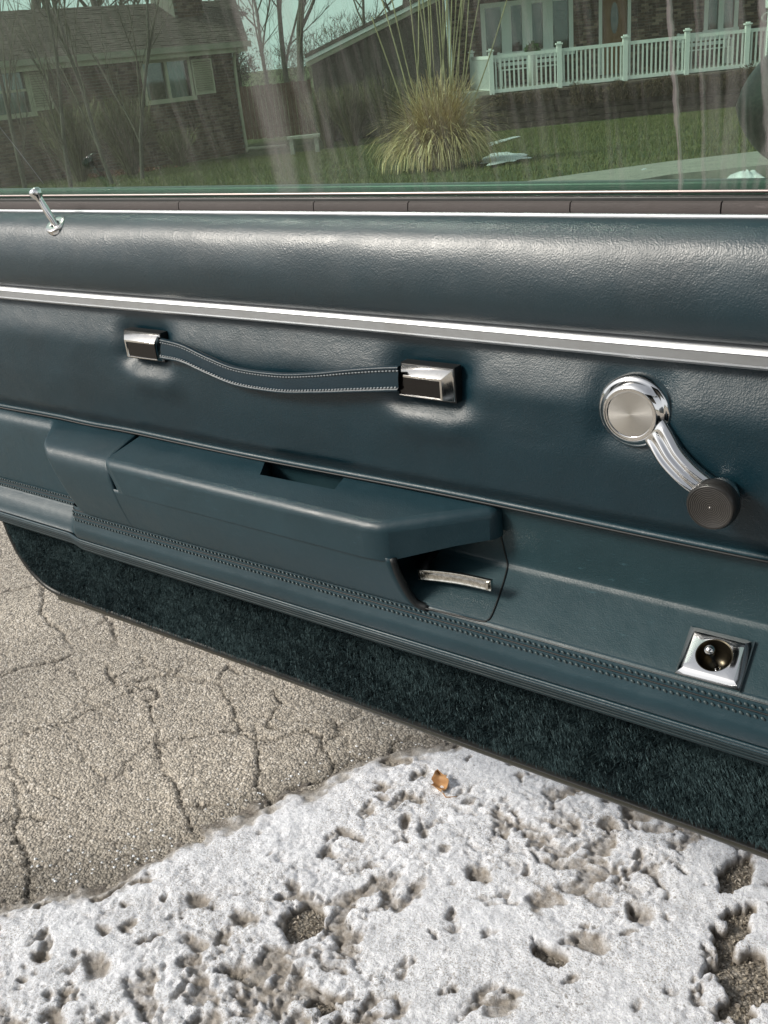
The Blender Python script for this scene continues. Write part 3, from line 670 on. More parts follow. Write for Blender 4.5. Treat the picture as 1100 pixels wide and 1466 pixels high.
# pocket liner inside the finger slot
mb = MB(); q0 = [p + [0, 0, -.0505] for p in pl]; q1 = [p + [0, 0, -.0755] for p in pl]
cen = sum(q1) / 4; q0 = [p + (cen - p) * [.012, .012, 0] for p in q0]; q1 = [p + (cen - p) * [.05, .05, 0] + [0, 0, .001] for p in q1]
mb.add(q0 + q1, [(0, 1, 5, 4), (1, 2, 6, 5), (2, 3, 7, 6), (3, 0, 4, 7), (4, 5, 6, 7)]); mb.build('finger_pocket', M['tray'], door)

# tray: wall, slope
ST = smoothcurve([(.7745, .662), (.7790, .640), (.7815, .612), (.7815, .592), (.779, .5865), (.772, .5815), (.748, .5675), (.724, .5535), (.719, .549)], 5)
def sec_tray(s): return np.stack([np.full(len(ST), s), ST[:, 0], ST[:, 1]], -1)
_d = ray(1023, 939); _n = np.array([0, -.504, .864]); HOLE = EYE + _d * ((np.array([0, .748, .5675]) - EYE).dot(_n) / _d.dot(_n))
P = loft(sec_tray, np.arange(-.78, XR, .0035)); mb = MB(); mb.grid(P)
V_ = P.reshape(-1, 3); mb.f = [f for f in mb.f if np.linalg.norm(V_[list(f)].mean(0) - HOLE) > .0172]     # opening for the mirror control
mb.build('storage_tray', M['tray'], door, True)
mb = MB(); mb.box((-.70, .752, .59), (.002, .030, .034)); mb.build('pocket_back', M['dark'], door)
# seam outline of the release-lever plate, a shallow dark groove lying on wall and slope
def on_tray(u, v):
    best = None
    for i in range(len(ST) - 1):
        for f in np.linspace(0, 1, 6):
            y, z = ST[i] * (1 - f) + ST[i + 1] * f; p = at_y(u, v, y)
            if best is None or abs(p[2] - z) < best[0]: best = (abs(p[2] - z), np.array([p[0], y, z]))
    return best[1]
pts = [on_tray(u, v) + [0, -.0004, .0003] for (u, v) in [(712, 748), (717, 765), (723, 790), (727, 808), (724, 825), (716, 850), (706, 878), (699, 888), (688, 889), (650, 880), (600, 869)]]
mb = MB(); mb.tube(smoothcurve(pts, 4), .0010, 6); mb.build('lever_plate_seam', M['dark'], door, True)

# seam band, roll and welt
SR = smoothcurve([(.722, .5535), (.7205, .549), (.7190, .5445), (.7178, .5400), (.7165, .5355), (.7148, .530), (.7128, .523), (.7130, .515), (.7150, .5080), (.7180, .5045), (.7215, .5030)], 5)
def yoff(s): return .034 * (1 - float(sst(-1.155, -1.115, s)))
def sec_roll(s): return np.stack([np.full(len(SR), s), SR[:, 0] + yoff(s) * (1 - .8 * np.clip((np.arange(len(SR)) / (len(SR) - 1) - .45) / .55, 0, 1)), SR[:, 1]], -1)
sroll = np.concatenate([np.arange(XL, -1.2, .03), np.arange(-1.2, -1.08, .005), np.arange(-1.08, XR, .03)])
mb = MB(); mb.grid(loft(sec_roll, sroll)); mb.build('stitched_roll', M['plastic'], door, True)
for k in range(5):
    mb = MB(); mb.tube([(x, .7178 + .0011 * k + yoff(x) * .2, .5020 - .0041 * k) for x in sroll], .0021 if k in (0, 4) else .0017, 7); mb.build('welt_ridge', M['plastic'] if k < 2 else M['welt'], door, True)
P = np.array([[(x, .724 + yoff(x) * .2, .4845), (x, .745, .4835), (x, .775, .482)] for x in sroll]); mb = MB(); mb.grid(P); mb.build('welt_return', M['rubber'], door, True)
# seam stitches: two rows of raised knots
def capsule_arr(C, D, L, r, seg=5):
    D = D / np.linalg.norm(D, axis=1)[:, None]; U = np.cross(D, [0, 0, 1.]); U /= np.linalg.norm(U, axis=1)[:, None]; W = np.cross(D, U)
    V = []; F = []; n = len(C); rings = [(-L / 2, r * .35), (-L / 4, r), (L / 4, r), (L / 2, r * .35)]
    for (hh, rad) in rings:
        for k in range(seg):
            a = 2 * PI * k / seg; V.append(C + D * hh + rad * (math.cos(a) * U + math.sin(a) * W))
    V = np.stack(V, 1).reshape(-1, 3); nr = len(rings) * seg; f0 = []
    for i in range(len(rings) - 1):
        for k in range(seg): k2 = (k + 1) % seg; f0.append((i * seg + k, i * seg + k2, (i + 1) * seg + k2, (i + 1) * seg + k))
    f0 = np.array(f0); F = (f0[None] + (np.arange(n) * nr)[:, None, None]).reshape(-1, 4); return V, F
def capsules(name, C, D, L, r, mat, parent):
    V, F = capsule_arr(np.array(C), np.array(D), L, r); me = bpy.data.meshes.new(name); me.from_pydata(V.tolist(), [], F.tolist()); return tag(link(name, me, mat, parent), kind='stuff')
C = []; D = []
for x in np.arange(XL, XR, .0062):
    if -1.165 < x < -1.125: continue
    yo = yoff(x)
    for (y, z, ox) in ((.7183, .5445, 0), (.7162, .5360, .0031)): C.append((x + ox, y + yo - .0006, z + random.uniform(-.0003, .0003))); D.append((.75, 0, -.6))
capsules('seam_stitches', C, D, .0042, .0013, M['bumps'], door)
# dark seam line between the two rows, and the pinched edge above
for (dy, dz, r_) in ((-.0001, .5403, .0008), (.0028, .5490, .0009)):
    mb = MB(); mb.tube([(x, .7172 + dy + yoff(x), dz) for x in sroll], r_, 6); mb.build('seam_line', M['dark'], door, True)

# door shell: outline with the rounded lower corner
def outline(inset=0., y=.79):
    r = .105; x0 = -1.402 + inset; zb = .339 + inset; pts = []
    pts.append((XR, .97 if inset == 0 else .49)); pts.append((x0, .97 if inset == 0 else .49))
    for i in range(13):
        a = PI + (PI / 2) * i / 12; pts.append((x0 + .004 * (1 - i / 12) + r + r * math.cos(a), zb + r * 1.15 + r * 1.15 * math.sin(a)))
    pts.append((XR, zb)); return [np.array([p[0], y, p[1]]) for p in pts]
ol = outline(0, .785)
for p in ol[:2]: p[2] = .925
# upper part of the shell is wider than the frame
mb = MB(); mb.prism(ol, (0, .006, 0)); mb.build('inner_shell', M['rubber'], door)
o2 = [p + [0, .0105, .006] for p in outline(.004)]; o2[0][2] = .94; o2[1][2] = .94; mb = MB(); mb.prism(o2, (0, .09, 0)); mb.build('outer_shell', M['paint'], door)
mb = MB(); mb.box((-1.3905, .787, .70), (.012, .012, .22)); mb.build('latch_edge', M['rubber'], door)
# carpet board
cb = outline(.011, .7665); mb = MB(); mb.prism(cb, (0, .005, 0)); mb.build('carpet_board', M['carpet'], door)
# edge binding round the carpet
mb = MB(); mb.tube(outline(.0055, .769)[1:], .0052, 8); mb.build('carpet_binding', M['rubber'], door, True)
# bottom weatherstrip: starts a little in from the corner
strip('bottom_flange', [(.772, .347), (.766, .3435), (.766, .339), (.772, .336)], M['olive'], -1.30, XR, 60)
mb = MB(); mb.tube([(x, .779, .3325 + .0015 * math.sin(x * 5) - .003 * math.exp(-((x + 1.30) / .03) ** 2)) for x in np.linspace(-1.305, XR, 50)], .0072, 10); mb.build('weatherstrip', M['olive'], door, True)
# carpet pile
n = 120000
fx = rng.uniform(-1.385, .02, n); fz = rng.uniform(.352, .487, n)
msk = np.ones(n, bool); cx_, cz_ = -1.390 + .105, .352 + .12
q = (fx < cx_) & (fz < cz_) & (((fx - cx_) / .1) ** 2 + ((fz - cz_) / .115) ** 2 > 1); msk &= ~q; fx = fx[msk]; fz = fz[msk]; n = len(fx)
ang = 2 * PI * (fbm(fx * 90, fz * 90, 2, 91) * 1.6) + rng.normal(0, 1.3, n); L = rng.uniform(.004, .009, n)
dx = np.cos(ang) * .55; dz = np.sin(ang) * .55 - .30; dy = -np.ones(n) * .8
Dv = np.stack([dx, dy, dz], -1); Dv /= np.linalg.norm(Dv, axis=1)[:, None]
base = np.stack([fx, np.full(n, .766), fz], -1); sidev = np.cross(Dv, np.array([.3, -1, .2])); sidev /= np.linalg.norm(sidev, axis=1)[:, None] + 1e-9
wv = sidev * rng.uniform(.0002, .00042, n)[:, None]; mid = base + Dv * (L * .55)[:, None]; bend = Dv + np.stack([dx, 0 * dx, dz - .3], -1) * .9; bend /= np.linalg.norm(bend, axis=1)[:, None]
tip = mid + bend * (L * .6)[:, None]
V = np.stack([base - wv, base + wv, mid + wv, tip, mid - wv], 1)
tag(tris('carpet_pile', V, M['pile'], door, per=5), kind='stuff')

# lock knob on the pad
lb = at_y(80, 322, .7525); ltp = at_y(60, 290, lb[1] - .004)
ax = ltp - lb; ax /= np.linalg.norm(ax)
lk = MB(); prof = [(.0001, -.004), (.0034, -.004), (.0034, .0), (.0040, .006), (.0044, .014), (.0044, .022), (.0040, .031), (.0044, .0345), (.0066, .038), (.0078, .0415), (.0078, .044), (.0064, .0468), (.003, .0482), (.0005, .0486)]
lk.lathe(prof, lb, ax, 28); o = lk.build('lock_knob', M['chrome'], door, True)
mb = MB(); nrm = np.array([.05, -.55, .84]); mb.lathe([(.0050, -.001), (.0054, .0018), (.0062, .0021), (.0122, .0021), (.0131, .0014), (.0133, -.001), (.0133, -.004)], lb, nrm, 36, False); mb.build('lock_ferrule', M['worn'], o, True)

# pull strap with its two chrome end caps
def frame_box(name, c, hx, hz, depth, openside, parent, lab):
    # bevelled chrome cover with black inlay; local u along x, front faces -y
    y0 = c[1] + .014; y1 = c[1] - depth; bv = .0080; mb = MB()
    rings = []
    for (ix, iz, y) in ((0, 0, y0), (0, 0, c[1] + .003), (bv * .15, bv * .15, c[1] + .001), (bv, bv, y1), (bv + .0022, bv + .0022, y1 - .0002), (bv + .0028, bv + .0028, y1 + .0012)):
        r = []
        xl = -hx + (ix if openside != 'l' else min(ix, .0012)); xr = hx - (ix if openside != 'r' else min(ix, .0012))
        for (x, z) in ((xl, -hz + iz * .45), (xr, -hz + iz * .45), (xr, hz - iz * 1.0), (xl, hz - iz * 1.0)): r.append((c[0] + x, y, c[2] + z))
        rings.append(r)
    vs = [p for r in rings for p in r]; fs = []
    for i in range(len(rings) - 1):
        for k in range(4): k2 = (k + 1) % 4; fs.append((i * 4 + k, i * 4 + k2, (i + 1) * 4 + k2, (i + 1) * 4 + k))
    mb.add(vs, fs); o = mb.build(name, M['worn'], parent)
    modded(o, [('BEVEL', dict(width=.0008, segments=2, limit_method='ANGLE'))]); shade_auto(o, 25)
    r = rings[-1]; mb = MB(); mb.add(r, [(0, 1, 2, 3)]); mb.build('black_inlay', M['blackgloss'], o)
    mb = MB(); mb.box((c[0], c[1] + .009, c[2]), (hx + .0012, .006, hz + .0012)); mb.build('mounting_gasket', M['dark'], o)
    return o
strapp = None
bl = frame_box('strap_end_cap', at_y(204, 496, .752), .0315, .0165, .0065, 'r', door, '')
br = frame_box('strap_end_cap', at_y(611, 549, .752), .0300, .0165, .0070, 'l', door, '')
tp = [(232, 484), (262, 492), (300, 510), (340, 525), (400, 533), (450, 532), (500, 527), (540, 524), (572, 523)]
bt = [(232, 513), (262, 519), (295, 534), (340, 552), (400, 562), (450, 563), (500, 562), (540, 561), (572, 560)]
ydep = [.7480, .7465, .7445, .7430, .7415, .7410, .7415, .7425, .744]
top = smoothcurve([at_y(u, v, y) for (u, v), y in zip(tp, ydep)], 10); bot = smoothcurve([at_y(u, v, y) for (u, v), y in zip(bt, ydep)], 10)
cen = (top + bot) / 2; hv = (top - bot) / 2; hl = np.linalg.norm(hv, axis=1)[:, None]; hu = hv / hl
sec = [(-1, .0), (-.97, -.0026), (-.88, -.0040), (-.77, -.0036), (-.68, -.0018), (-.60, -.0018), (0, -.0024), (.60, -.0018), (.68, -.0018), (.77, -.0036), (.88, -.0040), (.97, -.0026), (1, .0), (.9, .003), (-.9, .003), ]
P = np.array([[c_ + u_ * h_ * a + np.array([0, b_, 0]) for (a, b_) in sec] + [c_ + u_ * h_ * sec[0][0]] for c_, u_, h_ in zip(cen, hu, hl[:, 0])])
mb = MB(); mb.grid(P); strap = mb.build('pull_strap', M['strap'], door, True)
for sgn in (.64, -.64):
    line = cen + hu * hl * sgn + [0, -.0029, 0]; d = np.linalg.norm(np.diff(line, axis=0), axis=1).cumsum(); d = np.concatenate([[0], d])
    q = np.arange(.001, d[-1], .0042); C = np.stack([np.interp(q, d, line[:, k]) for k in range(3)], -1); D = np.stack([np.interp(q + .001, d, line[:, k]) for k in range(3)], -1) - C; D[-1] = D[-2]
    if sgn < 0: D = D / np.linalg.norm(D, axis=1)[:, None] + np.array([0, 0, .28])
    capsules('strap_stitches', C, D, .0029, .00075 if sgn > 0 else .0009, M['thread'], strap)

# window crank
ck = bpy.data.objects.new('window_crank', None); COL.objects.link(ck); ck.parent = door
cc = at_y(908, 589, .757); A = np.array([0, -1., 0.])
mb = MB(); mb.lathe([(.0320, -.012), (.0325, .0), (.0318, .0020), (.0300, .0032), (.0290, .0036), (.0282, .0046), (.0262, .0074), (.0240, .0094), (.0228, .0098), (.0219, .0091), (.0211, .0096), (.0202, .0090)], cc, A, 72, False)
mb.build('crank_hub', M['chrome'], ck, True)
mb = MB(); mb.lathe([(.0001, .0089), (.0203, .0086)], (0, 0, 0), A, 72, False); o = mb.build('hub_disc', M['brushed'], ck, True); o.location = cc
kb = at_y(1034, 704, .744)
# arm: swept fluted section
s0 = at_y(946, 629, .7515); s1 = at_y(962, 655, .7465); s2 = at_y(988, 682, .743); s3 = at_y(1017, 702, .743)
path = smoothcurve([at_y(935, 612, .7545), s0, s1, s2, s3, kb], 8); m_ = len(path)
P = []
for i, p in enumerate(path):
    t = path[min(i + 1, m_ - 1)] - path[max(i - 1, 0)]; t /= np.linalg.norm(t); sv = np.cross(t, A); sv /= np.linalg.norm(sv)
    e = i / (m_ - 1); wd = .0138 * (1 - e) + .0100 * e; fl = math.sin(min(1, max(0, (e - .08) / .84)) * PI) ** .5
    row = []
    for a in np.linspace(-1, 1, 25):
        hgt = .0052 * math.sqrt(max(0, 1 - abs(a) ** 3.2)) + .0019 * fl * (math.cos(a * 2 * PI * 1.5 ) ) * (abs(a) < .87)
        row.append(p + sv * wd * a + A * (hgt + .001))
    for a in (.98, -.98): row.append(p + sv * wd * a - A * .004)
    row.append(row[0]); P.append(row)
mb = MB(); mb.grid(np.array(P)); o = mb.build('crank_arm', M['chrome'], ck, True)
mb = MB(); kk = at_y(1030, 712, .742); mb.lathe([(.0001, -.008), (.0150, -.008), (.0165, -.002), (.0160, .003), (.0125, .006)], kk, A, 40, False); mb.build('knob_collar', M['chrome'], ck, True)
mb = MB(); prof = [(.0135, .004), (.0185, .0055), (.0205, .0090), (.0210, .014), (.0208, .019), (.0192, .0225), (.0182, .0232), (.0174, .0226)]
mb.lathe(prof, kk, A, 56); kn_ = mb.build('crank_knob', M['knob'], ck, True)
r = .0173; prof = [(.0175, .0218)]
while r > .002: prof += [(r, .0222), (r - .0005, .0228), (r - .0010, .0222)]; r -= .0015
prof += [(.0012, .0222), (.0004, .0236)]
M['kface'] = new('ringed_dark_metal', (.20, .19, .18), .34, .75)[0]
mb = MB(); mb.lathe(prof, kk, A, 56); kf_ = mb.build('knob_face', M['kface'], ck, True)

# release lever in the pocket
a = at_y(600, 822, .735); b_ = at_y(704, 838, .735); cm = (a + b_) / 2; P = []
for e in np.linspace(0, 1, 14):
    p = a * (1 - e) + b_ * e; bow = .0025 * math.sin(e * PI); row = []
    for (y, z) in ((0, .0045), (-.0016, .0048), (-.0022, .0035), (-.0014, .0022), (-.0014, -.0026), (-.0022, -.0040), (-.0014, -.0052), (.002, -.0050), (.003, .0042)): row.append((p[0], p[1] + y + .0025 * math.sin(e * PI), p[2] + z * 1.25 + bow * .35))
    row.append(row[0]); P.append(row)
mb = MB(); mb.grid(np.array(P)); mb.add(P[0][:9], [tuple(range(9))]); mb.add(P[-1][:9], [tuple(range(9))]); lv = mb.build('release_lever', M['lever'], door, False); shade_auto(lv, 50)
for p, s in ((a, 1), (b_, -1)):
    mb = MB(); mb.box(p + [s * .0035, -.0028, 0], (.0012, .0010, .0042)); mb.build('lever_end_rib', M['lever'], lv)
mb = MB(); mb.tube([a + [.004, .004, 0], a + [-.004, .02, .004], a + [-.006, .045, .006]], .0045, 8); mb.build('lever_arm', M['dark'], lv, True)

# mirror remote control on the tray slope
def on_slope(u, v):    # plane through the slope
    n_ = np.array([0, -(.5815 - .5535), .772 - .724]); n_ = np.array([0, -.028, .048]); n_ /= np.linalg.norm(n_); p0 = np.array([0, .748, .5675]); d = ray(u, v); return EYE + d * ((p0 - EYE).dot(n_) / d.dot(n_)), n_
q = [on_slope(u, v)[0] for (u, v) in ((990, 897), (1080, 921), (1062, 993), (967, 966))]; nS = on_slope(0, 0)[1] * np.array([1, 1, 1]); nS = np.array([0, -.504, .864])
cen = sum(q) / 4; ux = np.array([1., 0, 0]); vz = np.cross(nS, ux); vz = vz if vz[2] > 0 else -vz
hxm = (abs((q[1] - q[0]).dot(ux)) + abs((q[2] - q[3]).dot(ux))) / 4; hzm = (abs((q[0] - q[3]).dot(vz)) + abs((q[1] - q[2]).dot(vz))) / 4
shx = ((q[0] + q[1]) / 2 - (q[2] + q[3]) / 2).dot(ux) / (2 * hzm)
mc = bpy.data.objects.new('mirror_control', None); COL.objects.link(mc); mc.parent = door
def mp(a, b, hgt): return cen + ux * (a + shx * b * .6) + vz * b + nS * hgt
bm = bmesh.new(); rings = []
NS = 48
def sq(k, hx, hz): 
    a = 2 * PI * k / NS; c_, s_ = math.cos(a), math.sin(a); m__ = max(abs(c_) , abs(s_)); return (c_ / m__ * hx, s_ / m__ * hz)
lay = []
for (ins, hg) in ((0, -.001), (0, .0035), (.0010, .0045), (.0062, .0072), (.0068, .0074)): lay.append([mp(*sq(k, hxm - ins, hzm - ins), hg) for k in range(NS)])
rc = .0152
for (rd_, hg) in ((rc + .0010, .0074), (rc, .0068), (rc - .0006, .003), (rc - .001, -.004), (.0135, -.010), (.009, -.015), (.0045, -.017)): lay.append([cen + ux * rd_ * math.cos(2 * PI * k / NS) + vz * rd_ * math.sin(2 * PI * k / NS) + nS * hg for k in range(NS)])
def rings_mesh(L, name, mat, parent, ang=30, cap=False):
    vs = [p for r in L for p in r]; k_ = len(L[0]); fs = []
    for i in range(len(L) - 1):
        for k in range(k_): k2 = (k + 1) % k_; fs.append((i * k_ + k, i * k_ + k2, (i + 1) * k_ + k2, (i + 1) * k_ + k))
    if cap: fs.append(tuple((len(L) - 1) * k_ + k for k in range(k_)))
    mb = MB(); mb.add(vs, fs); return shade_auto(mb.build(name, mat, parent), ang)
rings_mesh(lay[:6], 'control_bezel', M['chrome'], mc, 25)
M['well'] = new('dull_brass_well', (.075, .065, .045), .30, .8)[0]
rings_mesh(lay[5:], 'control_well', M['well'], mc, 40, True)
mb = MB(); tipj = on_slope(1014, 935)[0]; jb = cen - nS * .014; jt = cen + nS * .012 + ux * -.0035 + vz * .0012
mb.tube([jb, jt], [.0018, .0022], 10); mb.build('joystick_stem', M['dark'], mc, True)
mb = MB(); prof = [(.0048 * math.sin(PI * k / 12) + .0001, -.0052 * math.cos(PI * k / 12)) for k in range(13)]; mb.lathe(prof, jt, (jt - jb), 24); mb.build('joystick_knob', M['chrome'], mc, True)
mb = MB(); mb.lathe([(.0030, -.0125), (.0030, -.0105), (.0016, -.0105)], cen + ux * .002 - vz * .004, nS, 20, False); mb.build('fixing_screw', M['worn'], mc, True)

# outside mirror beyond the glass at the right
mb = MB(); P = []
c = at_y(1150, 152, .93)
for i, t in enumerate(np.linspace(0, PI, 17)):
    row = []
    for a in np.linspace(0, 2 * PI, 33):
        rx, rz_ = .066, .058
        ca, sa = math.cos(a), math.sin(a); px = rx * math.copysign(abs(ca) ** .8, ca) * math.sin(t) ** .6 * (1.0 if ca > 0 else 1.05 - .3 * abs(sa)); pz_ = rz_ * math.copysign(abs(sa) ** .8, sa) * math.sin(t) ** .6
        row.append((c[0] + px, c[1] + .05 - .055 * math.cos(t), c[2] + pz_ ))
    P.append(row)
mb.grid(np.array(P)); sm = mb.build('side_mirror', M['rubber'], door, True)
mb = MB(); mb.tube([c + [.02, .04, -.05], c + [.03, .0, -.12], c + [.03, -.04, -.16]], [.018, .022, .028], 10); mb.build('mirror_stalk', M['rubber'], sm, True)

# ================================================================== THE CAR ITSELF (out of view, added for dark reflections in vinyl and chrome)
car = door
UP_ = np.array([0, 0, 1.]); HG = np.array([.19, .86, 0]); CD = np.array([-.47, -.883, 0]); CN = np.array([-.883, .47, 0])      # hinge, rearward along the side, outward
def cp(a, b, z): return HG + CD * a - CN * b + UP_ * z         # a: rearward, b: into the cabin
def cbox(name, a0, a1, b0, b1, z0, z1, mat, bev=.015):
    mb = MB(); mb.box(cp((a0 + a1) / 2, (b0 + b1) / 2, (z0 + z1) / 2), ((a1 - a0) / 2, (b1 - b0) / 2, (z1 - z0) / 2), [CD, -CN, UP_]); o = mb.build(name, mat); under(o, car)
    modded(o, [('BEVEL', dict(width=bev, segments=3))]); return shade_auto(o, 40)
cbox('rocker_sill', .0, 1.40, .02, .18, .24, .38, M['paint']); cbox('sill_plate', .02, 1.38, .05, .14, .381, .388, M['trim'], .002)
cbox('rear_quarter', 1.40, 3.3, .0, .16, .24, .93, M['paint'], .05); cbox('floor', .0, 1.5, .18, 1.6, .26, .31, M['carpet'])
cbox('roof', .35, 2.35, .22, 1.50, 1.34, 1.39, M['paint'], .02); cbox('front_fender', -1.5, -.06, .0, .16, .24, .92, M['paint'], .05)
cbox('dashboard', -.35, .05, .22, 1.50, .62, .92, M['plastic'], .06)
for n_, a_ in (('seat_cushion', ((.62, 1.20), (.30, .84), (.36, .56))), ('seat_back', ((1.16, 1.38), (.30, .84), (.54, 1.08)))): cbox(n_, *a_[0], *a_[1], *a_[2], M['panel'], .06)
mb = MB(); mb.tube([cp(-.12, .14, .92), cp(.12, .19, 1.16), cp(.40, .26, 1.355)], [.03, .026, .026], 8); under(mb.build('windscreen_pillar', M['paint'], None, True), car)

# ================================================================== BEYOND THE DOOR
UP = np.array([0, 0, 1.])
class Wall:      # an upright plane: o + a*s + up*z, n points to the viewer
    def __init__(s, o, a): s.o = np.array(o, float); s.a = np.array(a, float); s.a[2] = 0; s.a /= np.linalg.norm(s.a); s.n = np.cross(s.a, UP); s.n = s.n if s.n.dot(-FW) > 0 else -s.n
    def hit(s, u, v):
        d = ray(u, v); k = (s.o - EYE).dot(s.n) / d.dot(s.n); p = EYE + d * k; return (p - s.o).dot(s.a), p[2]
    def P(s, x, z, out=0.): return s.o * [1, 1, 0] + s.a * x + UP * z + s.n * out
    def box(s, mb, x0, x1, z0, z1, o0, o1): mb.box(s.P((x0 + x1) / 2, (z0 + z1) / 2, (o0 + o1) / 2), (abs(x1 - x0) / 2, abs(o1 - o0) / 2, abs(z1 - z0) / 2), [s.a, s.n, UP])
def wall_with_bricks(W, x0, x1, z0, z1, holes, root, bmat, cell=(.215, .0747)):
    mb = MB(); W.box(mb, x0, x1, z0, z1, -.2, 0.0)
    core = MB(); zz = sorted({z0, z1} | {h[2] for h in holes if z0 < h[2] < z1} | {h[3] for h in holes if z0 < h[3] < z1})
    for za, zb in zip(zz[:-1], zz[1:]):
        cuts = sorted([(h[0], h[1]) for h in holes if h[2] <= za + 1e-6 and h[3] >= zb - 1e-6]); x = x0
        for (a, b) in cuts:
            if a > x: W.box(core, x, a, za, zb, -.22, 0)
            x = max(x, b)
        if x < x1: W.box(core, x, x1, za, zb, -.22, 0)
    under(core.build('wall', M['mortar']), root)
    bb = MB(); r = 0; z = z0 + .04
    while z < z1 - .04:
        x = x0 + (.108 if r % 2 == 0 else 0)
        while x < x1:
            xa, xb = x - .101, x + .101
            clip = [(xa, xb)]
            for h in holes:
                if z + .03 > h[2] and z - .03 < h[3]:
                    nc = []
                    for (a, b) in clip:
                        if h[0] >= b or h[1] <= a: nc.append((a, b))
                        else:
                            if h[0] - a > .03: nc.append((a, h[0]))
                            if b - h[1] > .03: nc.append((h[1], b))
                    clip = nc
            for (a, b) in clip:
                a = max(a, x0); b = min(b, x1)
                if b - a > .03: W.box(bb, a, b, z - .032, z + .032, .0, .010 + random.random() * .008)
            x += cell[0]
        z += cell[1]; r += 1
    o = bb.build('bricks', bmat); under(o, root); o['kind'] = 'stuff'; return o
def roof_courses(root, p0, a, up_dir, nrm, length, depth, step, mat, lab='shingle_course'):
    mb = MB(); k = int(depth / step)
    for i in range(k):
        L = length; j = 0
        x = -random.random() * .3
        while x < L:
            w_ = .30; xa = max(0, x); xb = min(L, x + w_ - .008)
            if xb > xa: mb.box(p0 + a * (xa + xb) / 2 + up_dir * (i + .5) * step + nrm * (.01 + random.random() * .012), ((xb - xa) / 2, step * .52, .008), [a, up_dir + nrm * -.06, nrm])
            x += w_
    o = mb.build('roof_shingles', mat); under(o, root); o['kind'] = 'stuff'; return o

# ---- left house
A0, A1 = rd(-8.15, 26.5), rd(-2.78, 31.8)
LW = Wall(A0, A1 - A0); LEN = float(np.linalg.norm((A1 - A0)[:2])); zb = -1.12
x_end = LW.hit(350, 200)[0]; z_eave = LW.hit(330, 68)[1]
hl = empty('brick_house', LW.P(x_end / 2, zb), 'brown brick ranch house with cream shutters and gutter, left behind the glass', 'house')
w1 = [LW.hit(u, v) for (u, v) in ((203, 92), (275, 137))]; w2 = [LW.hit(u, v) for (u, v) in ((-62, 105), (45, 160))]
def rect(q): return (min(q[0][0], q[1][0]), max(q[0][0], q[1][0]), min(q[0][1], q[1][1]), max(q[0][1], q[1][1]))
R1, R2 = rect(w1), rect(w2)
wall_with_bricks(LW, -4.5, x_end, zb, z_eave + .05, [R1, R2], hl, M['brick'])
def window(W, R, root, frame, panes, curtain=True, fw_=.08, sash=False, depth=.10, mull=None):
    x0, x1, z0, z1 = R; mb = MB()
    W.box(mb, x0 - fw_, x1 + fw_, z1, z1 + fw_, -.08, .035); W.box(mb, x0 - fw_ - .03, x1 + fw_ + .03, z0 - fw_ * 1.2, z0, -.08, .07)
    W.box(mb, x0 - fw_, x0, z0, z1, -.08, .034); W.box(mb, x1, x1 + fw_, z0, z1, -.08, .034)
    n = panes; pw = (x1 - x0) / n; mw = fw_ * .5 if mull is None else mull
    for i in range(1, n): W.box(mb, x0 + pw * i - mw, x0 + pw * i + mw, z0, z1, -.079, .025)
    if sash: W.box(mb, x0, x1, (z0 + z1) / 2 - .03, (z0 + z1) / 2 + .03, -.078, .012)
    fr = mb.build('window', frame); under(fr, root)
    for i in range(n):
        a = x0 + pw * i + (mw if i else 0); b = x0 + pw * (i + 1) - (mw if i < n - 1 else 0); pm = MB(); pm.box(W.P((a + b) / 2, (z0 + z1) / 2, -.05), ((b - a) / 2, .004, (z1 - z0) / 2), [W.a, W.n, UP]); p = pm.build('pane', M['wpane']); p.parent = fr
    if curtain:
        P = np.array([[W.P(x, z, -.16 + .02 * math.sin(x * 38)) for z in (z0, z1)] for x in np.linspace(x0 + (x1 - x0) * .48, x1, 50)]); cm_ = MB(); cm_.grid(P); c = cm_.build('curtain', M['curtain'], None, True); c.parent = fr
        P = np.array([[W.P(x, z, -.16 + .02 * math.sin(x * 38)) for z in (z0, z1)] for x in np.linspace(x0, x0 + (x1 - x0) * .14, 16)]); cm_ = MB(); cm_.grid(P); c = cm_.build('curtain', M['curtain'], None, True); c.parent = fr
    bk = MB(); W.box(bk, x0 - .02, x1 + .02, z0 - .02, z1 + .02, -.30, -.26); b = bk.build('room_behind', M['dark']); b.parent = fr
    return fr
def _wp():
    m = bpy.data.materials.new('house_window_glass'); m.use_nodes = True; t = m.node_tree; t.nodes.clear()
    tr = N(t, 'BsdfTransparent'); tr.inputs[0].default_value = (.75, .8, .8, 1); g = N(t, 'BsdfGlossy'); g.inputs['Roughness'].default_value = .03; fr = thin_fresnel(t, 1.6)
    mx = N(t, 'MixShader'); t.links.new(mth(t, 'MULTIPLY', fr.outputs[0], 1.6), mx.inputs[0]); t.links.new(tr.outputs[0], mx.inputs[1]); t.links.new(g.outputs[0], mx.inputs[2]); o = N(t, 'OutputMaterial'); t.links.new(mx.outputs[0], o.inputs[0]); return m
M['wpane'] = _wp()
window(LW, R1, hl, M['cream'], 2, True, .09); window(LW, R2, hl, M['cream'], 1, True, .09, True)
